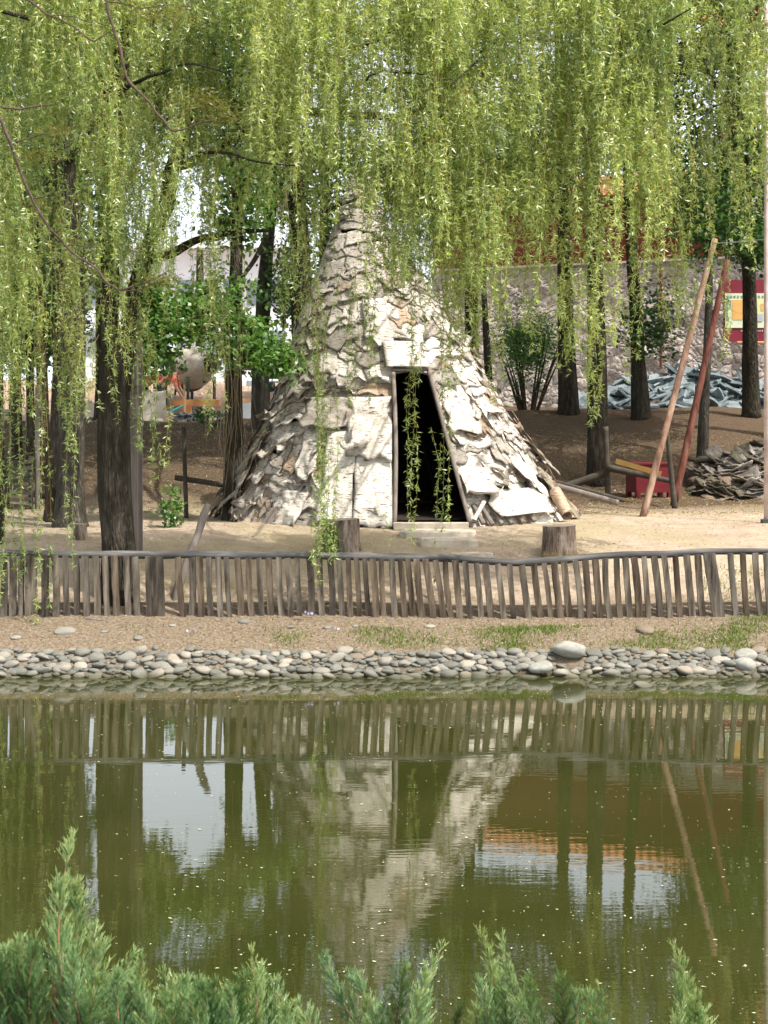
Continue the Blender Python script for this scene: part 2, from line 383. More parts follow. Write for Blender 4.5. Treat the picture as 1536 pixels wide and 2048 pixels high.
M['ochre'] = mat_simple('ochre_board', [(0.3, (0.25, 0.15, 0.04)), (0.7, (0.36, 0.22, 0.07))], 4)
M['maroon'] = mat_simple('maroon_board', [(0.3, (0.17, 0.018, 0.03)), (0.7, (0.22, 0.026, 0.045))], 2, rough=0.5, bump=0.02)
def flat(name, c, rough=0.7, spec=0.3):
    g = NG(name); v = g.obj(); n = g.noise(v, 6, 4)
    cc = g.mix(1.0, c, g.ramp(n, [(0.3, (0.85,) * 3), (0.7, (1.08,) * 3)]), 'MULTIPLY')
    return g.done(g.prin(cc, rough, g.bump(n, 0.1, 0.01), spec))
M['panel'] = flat('map_panel', (0.62, 0.68, 0.5)); M['mapgreen'] = flat('map_green_ink', (0.16, 0.34, 0.26)); M['maporange'] = flat('map_orange', (0.7, 0.4, 0.13))
M['mapgrey'] = flat('map_grey', (0.42, 0.46, 0.5)); M['mapyel'] = flat('map_yellow', (0.66, 0.66, 0.32)); M['ink'] = flat('white_ink', (0.75, 0.7, 0.7))
M['concrete'] = mat_simple('concrete', [(0.3, (0.42, 0.38, 0.33)), (0.7, (0.6, 0.57, 0.5))], 4, bump=0.3)
M['drum'] = mat_simple('cement_drum', [(0.25, (0.3, 0.25, 0.19)), (0.5, (0.47, 0.43, 0.35)), (0.7, (0.6, 0.56, 0.46))], 2.5, bump=0.3)
M['metal'] = flat('dark_metal', (0.05, 0.06, 0.055), 0.5); M['orange'] = flat('orange_formwork', (0.62, 0.3, 0.12)); M['newwood'] = flat('new_timber', (0.68, 0.42, 0.24))
M['green_panel'] = flat('dark_green_panel', (0.015, 0.06, 0.045)); M['teal'] = flat('teal_plastic', (0.1, 0.4, 0.42)); M['yellow'] = flat('yellow_post', (0.55, 0.45, 0.2))
M['skin'] = flat('skin', (0.45, 0.27, 0.18)); M['coral'] = flat('coral_shirt', (0.75, 0.2, 0.15)); M['whitecloth'] = flat('white_cloth', (0.8, 0.8, 0.82))
M['darkcloth'] = flat('dark_cloth', (0.05, 0.05, 0.07)); M['hair'] = flat('black_hair', (0.015, 0.012, 0.01)); M['redcloth'] = flat('red_cloth', (0.5, 0.05, 0.05))
M['petal'] = flat('pale_petals', (0.5, 0.5, 0.33)); M['lilac'] = flat('lilac_petals', (0.6, 0.58, 0.85))
M['wire'] = flat('grey_wire', (0.3, 0.3, 0.3))

# ------------------------------------------------------------------ terrain
PY = [-60, 1.5, 3.5, 5.0, 6.2, 7.2, 15.8, 16.7, 17.12, 17.5, 18.1, 18.8, 20, 21.4, 24.3]
PZ = [1.4, 1.3, 1.15, 0.85, -0.2, -0.9, -0.9, -0.02, 0.235, 0.36, 0.52, 0.80, 1.16, 1.34, 1.33]
def ground(x, y):
    x = np.asarray(x, float); y = np.asarray(y, float)
    yy = y + 0.10 * vnoise(np.stack([x, x * 0, x * 0], -1), 0.35, 4) * (np.abs(y - 17.5) < 3)
    z = np.interp(yy, PY, PZ)
    t = np.clip((x + 1.5) / 4.0, 0, 1)
    zl = np.interp(y, [24.3, 25.6, 29, 33, 36.6, 38.2, 41, 60, 300], [0, 0.07, 0.85, 1.52, 1.58, 1.85, 2.4, 2.4, 1.6])
    zr = np.interp(y, [24.3, 28.3, 30, 33, 36.5, 60, 300], [0, 0.08, 0.32, 1.1, 1.85, 2.0, 1.7])
    z = z + zl * (1 - t) + zr * t
    p = np.stack([x, y, x * 0], -1)
    a = np.interp(y, [6, 16.5, 17.5, 18.2, 20, 25, 28, 200], [0.03, 0.0, 0.02, 0.02, 0.03, 0.04, 0.10, 0.10])
    z = z + a * fbm(p, 0.7, 4, 11)
    z = z + np.where((y > 34.5) & (x < -0.5), 0.45 * np.clip(fbm(p, 0.35, 3, 5) + .3, 0, 1) * np.clip((y - 34.5) / 3, 0, 1), 0)
    return z
def gz(x, y): return float(ground(np.array([x]), np.array([y]))[0])

def axis(segs):
    o = []
    for a, b, s in segs: o += list(np.arange(a, b - 1e-6, s))
    return np.array(o + [segs[-1][1]])
gx = axis([(-400, -60, 40), (-60, -16, 2), (-16, -8, .4), (-8, 8, .09), (8, 16, .4), (16, 60, 2), (60, 400, 40)])
gy = axis([(-60, 0, 4), (0, 8, .2), (8, 15.6, .6), (15.6, 22, .07), (22, 30, .14), (30, 42, .2), (42, 60, 1), (60, 100, 5), (100, 600, 50)])
X, Y = np.meshgrid(gx, gy); V = np.stack([X, Y, ground(X, Y)], -1).reshape(-1, 3)
nx, ny = len(gx), len(gy); i = (np.arange(ny - 1)[:, None] * nx + np.arange(nx - 1)[None]).ravel()
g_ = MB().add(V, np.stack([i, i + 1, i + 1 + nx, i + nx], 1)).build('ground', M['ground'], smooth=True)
tag(g_, 'tan earth bank and leaf-strewn slope around the pond', kind='structure')
wv_ = MB().add([(-300, 5.2, 0), (300, 5.2, 0), (300, 17.4, 0), (-300, 17.4, 0)], np.array([[0, 1, 2, 3]])).build('pond_water', M['water'])
tag(wv_, 'still green pond water with light ripples', kind='structure')

# ------------------------------------------------------------------ leaves engine
def add_leaves(mb, pos, dirs, L, W, col):
    n = len(pos); d = dirs / (np.linalg.norm(dirs, axis=1)[:, None] + 1e-9)
    r = rng.normal(size=(n, 3)); s = np.cross(d, r); s /= np.linalg.norm(s, axis=1)[:, None] + 1e-9
    L = np.asarray(L)[:, None]; W = np.asarray(W)[:, None]
    V = np.stack([pos, pos + d * L * .42 + s * W / 2, pos + d * L, pos + d * L * .42 - s * W / 2], 1).reshape(-1, 3)
    F_ = np.arange(n * 4).reshape(-1, 4)
    c = np.repeat(np.stack([col, col, col], 1), 4, axis=0)
    mb.add(V, F_, c)

def ribbon3(mb, P0, rad, sides=3, col=None):
    """many thin stems at once: P0 (S,K,3)"""
    S, K, _ = P0.shape; a = np.arange(sides) * 2 * np.pi / sides
    ring = np.stack([np.cos(a), np.sin(a), a * 0], 1)
    rr = np.linspace(1, 0.45, K) * rad
    V = (P0[:, :, None] + ring[None, None] * rr[None, :, None, None]).reshape(-1, 3)
    b = (np.arange(S)[:, None, None] * K + np.arange(K - 1)[None, :, None]) * sides; j = np.arange(sides)[None, None]; j2 = (j + 1) % sides
    F_ = np.stack([b + j, b + j2, b + j2 + sides, b + j + sides], -1).reshape(-1, 4)
    mb.add(V, F_, col)

def strands(mbL, mbS, top, length, dens=1.15, leaf=0.054, tone=0.5, sway=None, amps=(0.03, 0.24)):
    """hanging willow whips. top (S,3), length (S)"""
    S = len(top); K = 9; t = np.linspace(0, 1, K)
    az = rng.uniform(0, 2 * np.pi, S); amp = rng.uniform(*amps, S) * np.sqrt(length)
    base = np.stack([np.cos(az), np.sin(az), az * 0], 1)
    if sway is not None: base = base * 0.6 + sway
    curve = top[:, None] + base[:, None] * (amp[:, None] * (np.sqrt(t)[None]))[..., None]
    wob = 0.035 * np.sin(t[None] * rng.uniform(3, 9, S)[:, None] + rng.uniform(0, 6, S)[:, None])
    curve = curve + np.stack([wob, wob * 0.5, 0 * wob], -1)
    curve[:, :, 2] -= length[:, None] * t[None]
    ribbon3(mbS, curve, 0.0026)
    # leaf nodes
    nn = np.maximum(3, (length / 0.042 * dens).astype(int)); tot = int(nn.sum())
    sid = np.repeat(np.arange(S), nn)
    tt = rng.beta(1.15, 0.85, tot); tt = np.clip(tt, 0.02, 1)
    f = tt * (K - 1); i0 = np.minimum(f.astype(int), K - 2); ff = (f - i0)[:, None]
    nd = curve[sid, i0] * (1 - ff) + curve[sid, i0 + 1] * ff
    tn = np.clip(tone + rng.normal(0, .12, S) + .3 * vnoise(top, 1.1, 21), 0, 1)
    k = 3
    pos = np.repeat(nd, k, 0) + rng.normal(0, 0.006, (tot * k, 3)); n = len(pos)
    a = rng.uniform(0, 2 * np.pi, n); el = rng.normal(-0.6, 0.55, n)
    d = np.stack([np.cos(a) * np.cos(el), np.sin(a) * np.cos(el), np.sin(el)], 1)
    L = rng.uniform(0.5, 1.6, n) * leaf; W = L * rng.uniform(0.16, 0.27, n)
    add_leaves(mbL, pos, d, L, W, np.clip(np.repeat(tn[sid], k) + rng.normal(0, .16, n), 0, 1))

def clumpy(mbL, c, rad, nclump, per, leaf=(0.09, 0.06), tone=0.5, cr=0.28, flat_=1.0):
    """broadleaf crown mass: small leaf clumps spread in an ellipsoid"""
    u = rng.normal(size=(nclump, 3)); u /= np.linalg.norm(u, axis=1)[:, None]
    q = np.array(c) + u * (rng.uniform(0.15, 1, nclump) ** (1 / 2.2))[:, None] * np.array(rad)
    sid = np.repeat(np.arange(nclump), per); n = len(sid)
    sz = rng.uniform(0.6, 1.3, nclump) * cr
    pos = q[sid] + rng.normal(size=(n, 3)) * sz[sid][:, None] * np.array([1, 1, 0.7])
    a = rng.uniform(0, 2 * np.pi, n); el = rng.normal(-0.3, 0.5, n)
    d = np.stack([np.cos(a) * np.cos(el), np.sin(a) * np.cos(el), np.sin(el)], 1)
    L = leaf[0] * rng.uniform(0.6, 1.3, n); W = leaf[1] * rng.uniform(0.6, 1.3, n)
    tn = np.clip(tone + rng.normal(0, .15, nclump), 0, 1)
    add_leaves(mbL, pos, d, L, W, np.clip(tn[sid] + rng.normal(0, .15, n), 0, 1))
    return q

# ------------------------------------------------------------------ bark tent (conical birch-bark dwelling)
TD = 24.3; TS = F_PX / TD
tp_y = np.array([1075, 1052, 950, 850, 740, 640, 550, 470, 400, 350, 330])
tp_L = np.array([440, 450, 493, 533, 570, 598, 634, 662, 684, 704, 714])
tp_R = np.array([1156, 1142, 1080, 1022, 962, 902, 840, 784, 758, 738, 728])
tz = CAMZ - (tp_y - HZ) / TS; tcx = ((tp_L + tp_R) / 2 - 768) / TS; tr = (tp_R - tp_L) / 2 / TS
o_ = np.argsort(tz)
def cone(th, z, off=0.0):
    c = np.interp(z, tz[o_], tcx[o_]); r = np.interp(z, tz[o_], tr[o_]) + off
    return np.stack([c + r * np.sin(th), TD - 0.97 * r * np.cos(th), z + off * 0.35], -1)
def cone_px(px, py):
    d = TD - 1.5
    for _ in range(30):
        z = CAMZ - (py - HZ) / F_PX * d; x = (px - 768) / F_PX * d
        c = np.interp(z, tz[o_], tcx[o_]); r = np.interp(z, tz[o_], tr[o_])
        s = np.clip((x - c) / r, -0.98, 0.98); d = 0.5 * d + 0.5 * (TD - 0.97 * r * np.sqrt(1 - s * s))
    return math.asin(s), z
dys = np.linspace(745, 1052, 9)
DL = [cone_px(785 + 3 * (y - 745) / 300, y) for y in dys]; DR = [cone_px(852 + 85 * (y - 745) / 303, y) for y in dys]
dz = np.array([a[1] for a in DL])[::-1]; dl = np.array([a[0] for a in DL])[::-1]
dz2 = np.array([a[1] for a in DR])[::-1]; dr = np.array([a[0] for a in DR])[::-1]
DZT = max(dz)
tent = empty('bark_tent', (0.25, TD, 1.3), 'tall conical tent shingled with curling pale birch bark around a dark open doorway', 'tent')
# inner shell
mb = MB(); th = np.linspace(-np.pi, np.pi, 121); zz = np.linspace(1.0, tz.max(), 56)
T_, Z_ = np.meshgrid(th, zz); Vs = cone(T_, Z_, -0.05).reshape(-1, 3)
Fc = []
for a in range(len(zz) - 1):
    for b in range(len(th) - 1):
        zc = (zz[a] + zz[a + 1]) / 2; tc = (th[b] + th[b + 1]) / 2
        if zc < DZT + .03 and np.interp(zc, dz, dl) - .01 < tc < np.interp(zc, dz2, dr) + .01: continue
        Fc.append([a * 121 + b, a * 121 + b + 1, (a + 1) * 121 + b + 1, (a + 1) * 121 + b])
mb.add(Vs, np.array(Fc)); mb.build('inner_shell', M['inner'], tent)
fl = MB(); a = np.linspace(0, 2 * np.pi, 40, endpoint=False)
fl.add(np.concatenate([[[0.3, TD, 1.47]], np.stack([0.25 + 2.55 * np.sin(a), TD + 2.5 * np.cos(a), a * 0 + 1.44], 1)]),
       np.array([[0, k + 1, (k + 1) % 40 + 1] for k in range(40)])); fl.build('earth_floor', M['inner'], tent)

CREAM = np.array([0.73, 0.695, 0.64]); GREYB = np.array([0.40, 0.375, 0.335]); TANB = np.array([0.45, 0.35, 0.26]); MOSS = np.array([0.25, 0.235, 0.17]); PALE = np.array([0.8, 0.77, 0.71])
def sheet(thc, ztop, wm, lm, lift, col, seed, curl=0.0, ccurl=0.0, off0=0.012, nu=9, nv=10, wr=0.03, ang=0.0, jag=1.0, cut=True):
    rr = np.random.default_rng(seed)
    r0 = np.interp(ztop - lm * .4, tz[o_], tr[o_]) + .05
    u = np.linspace(-.5, .5, nu); v = np.linspace(0, 1, nv); U, Vv = np.meshgrid(u, v)
    jb = 1 + jag * 0.16 * (vnoise(np.stack([u * 5, u * 0, u * 0 + seed], -1), 1.0, seed % 97))
    zz_ = ztop - Vv * lm * 0.88 * jb[None] + ang * U * wm
    js = jag * 0.11 * vnoise(np.stack([v * 4, v * 0, v * 0], -1), 1.0, seed % 89 + 5)
    thv = thc + (U + js[:, None] * np.sign(U) * (np.abs(U) > .4)) * wm / r0 - ang * Vv * lm / r0 * .5
    if cut:
        zc = np.clip(zz_, dz.min(), None)
        lo = np.interp(zc, dz, dl) - .02 / r0; hi = np.interp(zc, dz2, dr) + .02 / r0; mid = (lo + hi) / 2
        inn = (thv > lo) & (thv < hi) & (zz_ < DZT)
        if inn.mean() > 0.75: return None
        if inn.any():
            if thc < float(mid.mean()): thv = np.where(inn, lo, thv)
            else: thv = np.where(inn, hi, thv)
    off = off0 + lift * Vv ** 1.3 + wr * vnoise(np.stack([U * wm * 5, Vv * lm * 5, U * 0 + seed], -1), 1.3, seed % 83)
    off += wr * .5 * vnoise(np.stack([U * wm * 14, Vv * lm * 14, U * 0 + seed], -1), 1.0, seed % 71)
    if curl: off += curl * np.clip((Vv - .6) / .4, 0, 1) ** 1.7
    if ccurl:
        sg = 1 if seed % 2 else -1
        off += ccurl * np.clip((Vv - .45) / .55, 0, 1) ** 1.3 * np.clip(sg * U * 2, 0, 1) ** 1.4
    off = np.maximum(off, 0.004) * float(np.clip(r0 / 2.0, .25, 1))
    if curl > 0.06: zz_ = zz_ + curl * .8 * np.clip((Vv - .8) / .2, 0, 1) ** 2
    Pt = cone(thv, zz_, off); Pi = cone(thv, zz_, off - 0.006)
    Vx = np.concatenate([Pt.reshape(-1, 3), Pi.reshape(-1, 3)]); N = nu * nv
    ii = (np.arange(nv - 1)[:, None] * nu + np.arange(nu - 1)[None]).ravel()
    F1 = np.stack([ii, ii + nu, ii + nu + 1, ii + 1], 1); F2 = F1[:, ::-1] + N
    e = []
    bd = list(range(nu)) + [k * nu + nu - 1 for k in range(1, nv)] + [N - 1 - k for k in range(1, nu)] + [k * nu for k in range(nv - 2, 0, -1)]
    for k in range(len(bd)):
        a_, b_ = bd[k], bd[(k + 1) % len(bd)]; e.append([a_, b_, b_ + N, a_ + N])
    C = np.concatenate([np.tile(col, (N, 1)), np.tile(col * .5 + TANB * .55, (N, 1))])
    edge = (np.abs(U) > .45) | (Vv > .95); C[:N][edge.ravel()] *= 0.6
    return Vx, [F1, F2, np.array(e)], C, wm * lm

sheets = []
zrow = 1.62; row = 0
while zrow < tz.max() - .05:
    r = float(np.interp(zrow - .2, tz[o_], tr[o_])) + .04
    t0 = -math.pi + rnd.uniform(0, .3)
    while t0 < math.pi:
        back = abs(t0) > 1.75
        wm = rnd.choice([.16, .22, .28, .34, .42, .55]) * rnd.uniform(.85, 1.15) if not back else rnd.uniform(.6, .9)
        wm = min(wm, r * 1.3)
        lm = rnd.uniform(.3, .58) * (1 if r > .7 else .75)
        tc = t0 + wm / r / 2; s = rnd.random()
        col = CREAM if s < .52 else PALE if s < .68 else GREYB if s < .88 else TANB
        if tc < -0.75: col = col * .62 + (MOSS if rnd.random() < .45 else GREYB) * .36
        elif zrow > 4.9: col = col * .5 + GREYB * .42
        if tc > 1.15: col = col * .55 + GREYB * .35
        col = col * rnd.uniform(.82, 1.1)
        k = rnd.random()
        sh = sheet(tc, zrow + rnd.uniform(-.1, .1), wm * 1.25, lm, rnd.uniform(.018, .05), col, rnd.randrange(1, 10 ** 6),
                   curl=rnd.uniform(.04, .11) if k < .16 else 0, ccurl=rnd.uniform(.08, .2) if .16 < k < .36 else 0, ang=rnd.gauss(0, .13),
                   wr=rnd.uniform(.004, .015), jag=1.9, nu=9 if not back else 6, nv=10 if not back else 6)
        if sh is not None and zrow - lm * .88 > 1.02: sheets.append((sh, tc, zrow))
        t0 += wm / r * .97
    zrow += rnd.uniform(.15, .19)
def big(px0, px1, py0, py1, col, **k):
    (ta, za), (tb, _) = cone_px(px0, py0), cone_px(px1, py0); tm, zm = cone_px((px0 + px1) / 2, py1)
    r = float(np.interp(zm, tz[o_], tr[o_])); tmid, _ = cone_px((px0 + px1) / 2, (py0 + py1) / 2)
    sh = sheet(tmid, za, (px1 - px0) / 133.0 * 1.0, (za - zm) / .88, k.pop('lift', .03), col, rnd.randrange(1, 10 ** 6), off0=k.pop('off0', .13), nu=12, nv=16, **k)
    if sh: sheets.append((sh[:3] + (sh[3] + 5,), tmid, za))
big(650, 714, 868, 1056, PALE, wr=.03, ccurl=.05, jag=.5)
big(712, 786, 915, 1060, PALE * 1.02, wr=.012, jag=.35, off0=.12)
big(700, 786, 800, 925, CREAM, wr=.03, off0=.15)
big(765, 848, 688, 742, PALE, wr=.01, jag=.2, off0=.15, lift=.06, cut=False)
big(712, 752, 852, 918, CREAM, wr=.02, off0=.19, curl=.16, ccurl=.2, ang=.3)
big(948, 1120, 985, 1036, PALE, wr=.02, off0=.13, curl=.05, jag=.4)
big(1010, 1072, 925, 992, CREAM, wr=.02, off0=.13, ccurl=.1, ang=-.3)
big(905, 990, 940, 1000, PALE, wr=.045, off0=.12, curl=.12)
big(610, 720, 800, 862, GREYB * 1.1, wr=.05, off0=.12, lift=.08)
big(600, 650, 868, 960, CREAM, wr=.04, off0=.1, ccurl=.15)
big(880, 950, 800, 870, PALE, wr=.03, off0=.1)
big(560, 620, 985, 1058, CREAM, wr=.05, off0=.1, ccurl=.15)
big(725, 780, 600, 690, CREAM, wr=.03, off0=.1, lift=.06)
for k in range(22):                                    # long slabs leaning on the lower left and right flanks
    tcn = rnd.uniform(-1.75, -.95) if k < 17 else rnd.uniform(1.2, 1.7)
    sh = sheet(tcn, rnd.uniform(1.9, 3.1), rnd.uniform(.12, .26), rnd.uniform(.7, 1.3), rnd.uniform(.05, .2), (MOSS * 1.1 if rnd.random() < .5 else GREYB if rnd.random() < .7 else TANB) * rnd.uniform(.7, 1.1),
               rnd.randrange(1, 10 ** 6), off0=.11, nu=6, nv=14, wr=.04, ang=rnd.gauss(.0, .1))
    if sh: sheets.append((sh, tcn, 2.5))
front = sorted([s for s in sheets if abs(s[1]) < 1.35], key=lambda s: -s[0][3]); ids = set(id(s) for s in front[:99])
rest = MB()
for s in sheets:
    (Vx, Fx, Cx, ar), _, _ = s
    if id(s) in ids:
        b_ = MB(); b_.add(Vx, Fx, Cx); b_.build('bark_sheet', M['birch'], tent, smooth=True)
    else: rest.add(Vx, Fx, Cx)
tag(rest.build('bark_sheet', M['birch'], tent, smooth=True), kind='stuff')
# door frame poles
def tent_pole(a, b, r, m, name, k=0):
    (ta, za), (tb, zb) = cone_px(*a), cone_px(*b)
    q = [cone(ta + (tb - ta) * s, za + (zb - za) * s, .10) for s in np.linspace(0, 1, 5)]
    tube(MB(), q, 1, 8)
    b_ = MB(); tube(b_, q, [r] * 5, 8, 14, .12, k); b_.build(name, m, tent, smooth=True)
tent_pole((785, 750), (789, 1060), .035, M['totem'], 'door_post', 1)
tent_pole((852, 745), (937, 1060), .032, M['totem'], 'door_post', 2)
tent_pole((783, 745), (856, 744), .025, M['totem'], 'lintel', 3)
for k in range(9):
    aa = math.pi + (k - 4) * .3; q = [cone(aa, 1.45, -.12), cone(aa, 5.5, -.1)]; b_ = MB(); tube(b_, q, [.04, .025], 7, 6, .1, k); b_.build('pole', M['dark_log'], tent)
b_ = MB(); box(b_, (P(862, 1052, 21.38)), (1.1, .12, .1), jit=.008); b_.build('door_sill', M['flag'], tent)
for k in range(6):
    aa = k * 1.05; b_ = MB(); base = cone(aa, 6.6, -.05); top = cone(aa, 6.6, 0) * 0 + np.array([tcx[-1] + .0, TD, 7.1]) + np.array([-.16 * math.sin(aa), .16 * math.cos(aa), .05 * k])
    tube(b_, [base, top], [.03, .022], 7, 5, .1, k); b_.build('pole', M['dark_log'], tent)
# rolled bark at the right foot and stub ends
def bark_roll(p0, p1, r, turns, name, parent, col):
    p0 = np.array(p0); p1 = np.array(p1); ax = p1 - p0; axn = ax / np.linalg.norm(ax)
    u = np.cross(axn, [0, 1, 0.2]); u /= np.linalg.norm(u); v = np.cross(axn, u)
    na = 30; nl = 8; a = np.linspace(0, turns * 2 * np.pi, na); rr = r * (1 - .4 * a / a[-1])
    q = p0 + ax * np.linspace(0, 1, nl)[:, None, None] + (np.cos(a) * rr)[None, :, None] * u + (np.sin(a) * rr)[None, :, None] * v
    q = q + .012 * fbm(q, 6, 2, 3)[..., None]
    i_ = (np.arange(nl - 1)[:, None] * na + np.arange(na - 1)[None]).ravel()
    b = MB(); b.add(q.reshape(-1, 3), np.stack([i_, i_ + 1, i_ + 1 + na, i_ + na], 1), col); return b.build(name, M['birch'], parent, smooth=True)
bark_roll(P(1110, 983, 23.3), P(1135, 1032, 22.8), .1, 1.6, 'bark_roll', tent, np.array([.56, .42, .32]))
bark_roll(P(968, 1003, 21.9), P(948, 1040, 21.6), .035, 1.6, 'bark_roll', tent, PALE)
for px, py in ((955, 1045), (972, 1047), (990, 1046), (1008, 1045), (1030, 1043), (1052, 1040), (690, 1058), (768, 1056), (540, 1052), (548, 1050)):
    t_, z_ = cone_px(px, py); q0 = cone(t_, z_ + .25, .03); q1 = cone(t_, z_ - .06, .14); b_ = MB()
    tube(b_, [q0, q1], [.035, .04], 7, 4, .1, px); b_.build('pole', M['totem'], tent)
print('sheets', len(sheets))

# ------------------------------------------------------------------ trees: trunks and limbs
LEAFB = {}
def tree(name, trunk, mat, label, cat='tree', group=None, sides=14, rough=.1, flare=1.25, limbs=(), d=None, foot=True):
    """trunk: list of (px, py, width_px, depth)"""
    q = np.array([P(a, b, e) for a, b, c, e in trunk]); r = np.array([c / 2 / F_PX * e for a, b, c, e in trunk])
    root = empty(name, (q[0][0], q[0][1], gz(q[0][0], q[0][1])), label, cat, group)
    b0 = q[0].copy(); b0[2] = gz(b0[0], b0[1]) - .12
    h = np.array([0, 0, .2]); q = np.concatenate([[b0], [b0 + h * 1.2], q[1:] if q[0][2] < b0[2] + .5 else q]); r = np.concatenate([[r[0] * flare], [r[0] * 1.04], r[1:] if len(q) == len(r) + 1 else r])
    b_ = MB(); tube(b_, q, r, sides, max(14, len(q) * 7), rough, rnd.randrange(99)); b_.build('trunk', mat, root, smooth=True)
    for lb in limbs:
        m_ = MB(); q = np.array([P(a, b, e) for a, b, c, e in lb]); r = np.array([c / 2 / F_PX * e for a, b, c, e in lb])
        q2, r2 = resample(q, r, len(q) * 6); q2 = q2 + .035 * np.stack([fbm(q2, 1.5, 2, s_) for s_ in (1, 2, 3)], 1) * (np.linspace(0, 1, len(q2))[:, None] > .05)
        tube(m_, q2, r2, 9, None, .12, rnd.randrange(99)); m_.build('limb', mat, root, smooth=True)
    return root

BD, BG, BB = M['bark_dark'], M['bark_grey'], M['bark_brown']
W1 = tree('willow_tree', [(238, 1200, 74, 18.55), (238, 1090, 68, 18.55), (229, 980, 68, 18.6), (227, 850, 64, 18.6), (230, 750, 60, 18.6), (220, 640, 34, 18.6), (222, 560, 36, 18.6), (214, 440, 38, 18.6), (222, 300, 36, 18.6), (245, 100, 34, 18.6), (255, -120, 28, 18.6), (250, -420, 18, 18.6)], BD,
          'thick dark willow rising behind the picket fence beside a carved post', group='willows around the bark tent', rough=.07, limbs=[
    [(242, 780, 40, 18.62), (256, 700, 34, 18.66), (262, 640, 32, 18.7), (275, 570, 34, 18.8), (308, 480, 34, 18.9), (336, 410, 34, 18.9), (345, 330, 30, 18.9), (385, 240, 22, 18.9), (430, 100, 16, 18.8), (520, -80, 12, 18.6)],
    [(300, 520, 22, 18.85), (350, 510, 20, 18.7), (400, 480, 16, 18.5), (470, 462, 10, 18.5), (540, 462, 6, 18.5)],
    [(225, 200, 9, 18.6), (300, 150, 7, 17.8), (380, 120, 5, 17.3), (460, 150, 3, 17)], [(345, 330, 9, 18.9), (420, 300, 6, 17.8), (520, 330, 4, 17.2), (590, 330, 3, 17)],
    [(225, 200, 24, 18.6), (180, 130, 16, 18.0), (140, 70, 12, 17.6), (40, 30, 9, 17.2), (-60, 10, 6, 17)],
    [(345, 340, 18, 18.9), (450, 290, 12, 18.9), (560, 215, 12, 19.0), (680, 226, 10, 19.2), (770, 232, 9, 19.4)]])
W2 = tree('willow_tree', [(606, 985, 50, 28.5), (606, 760, 46, 28.5), (604, 640, 42, 28.3), (600, 480, 38, 28), (588, 330, 32, 27), (562, 200, 26, 25.5), (592, 90, 22, 24), (640, -10, 18, 22.5), (700, -150, 12, 21)], BD,
          'dark willow leaning out from behind the left flank of the bark tent', group='willows around the bark tent', limbs=[
    [(592, 90, 10, 24), (680, 110, 8, 20), (770, 70, 6, 18), (860, 40, 4, 17.2)], [(680, 236, 8, 23.5), (700, 180, 6, 20), (760, 140, 5, 18), (840, 150, 3, 17)], [(770, 232, 7, 22), (790, 300, 5, 19), (830, 330, 4, 17)],
    [(562, 215, 18, 25.5), (680, 236, 16, 23.5), (770, 232, 15, 22), (860, 226, 14, 21.5), (930, 230, 12, 21.3), (1030, 205, 10, 21), (1100, 180, 6, 21)],
    [(592, 330, 14, 27), (555, 440, 10, 25), (640, 428, 9, 23), (720, 396, 6, 22)],
    [(600, 90, 16, 24), (720, 60, 12, 22), (860, 120, 8, 21.5), (940, 160, 5, 21.3)]])
W3 = tree('willow_tree', [(1196, 975, 46, 30), (1196, 870, 42, 30), (1194, 700, 38, 29.8), (1190, 560, 32, 29.6), (1186, 400, 30, 29), (1180, 200, 26, 27.5), (1165, 0, 20, 26), (1150, -200, 12, 25)], BD,
          'straight dark willow with a wide trunk at the right of the bark tent', group='willows around the bark tent', limbs=[
    [(1180, 200, 9, 27.5), (1120, 150, 8, 22), (1150, 120, 6, 18.5), (1300, 60, 5, 17), (1380, 20, 3, 16.8)], [(1186, 400, 9, 29), (1120, 330, 7, 24), (1040, 300, 5, 19), (960, 330, 3, 17)], [(1180, 100, 8, 27), (1010, 60, 6, 20), (960, 130, 4, 17.2), (900, 170, 3, 16.8)],
    [(1186, 420, 14, 29), (1100, 300, 10, 26.5), (1000, 240, 8, 24.5), (900, 180, 5, 23.5)],
    [(1180, 240, 14, 27.7), (1300, 130, 10, 25.5), (1390, 70, 8, 24.5), (1480, 60, 5, 24)],
    [(1170, 60, 12, 26), (1060, -20, 9, 24), (960, -60, 6, 22.5)]])
W4 = tree('willow_tree', [(1504, 835, 36, 35.5), (1500, 700, 30, 35.3), (1498, 560, 28, 35), (1490, 380, 26, 34), (1470, 150, 22, 32), (1450, -80, 14, 30)], BD,
          'dark willow in front of the maroon notice board near the wall', group='willows around the bark tent', limbs=[
    [(1496, 500, 14, 34.6), (1430, 400, 10, 32), (1380, 300, 7, 30)], [(1480, 240, 10, 32.5), (1420, 150, 8, 26), (1400, 100, 5, 20), (1330, 130, 3, 17)], [(1480, 240, 12, 32.5), (1540, 150, 9, 28), (1600, 90, 6, 25)]])
W5 = tree('willow_tree', [(140, 1072, 62, 21.9), (142, 960, 52, 21.9), (144, 800, 54, 21.9), (146, 640, 50, 21.9), (140, 450, 44, 21.9), (120, 200, 36, 21.7), (90, -50, 26, 21.4), (70, -300, 14, 21)], BG,
          'grey-barked willow left of the thick one, a small sawn stump at its foot', group='willows around the bark tent', rough=.1, flare=1.4, limbs=[
    [(143, 560, 20, 21.9), (60, 420, 14, 21), (-20, 300, 8, 20)], [(128, 330, 18, 21.8), (200, 230, 12, 20.5), (300, 170, 8, 19.5)]])
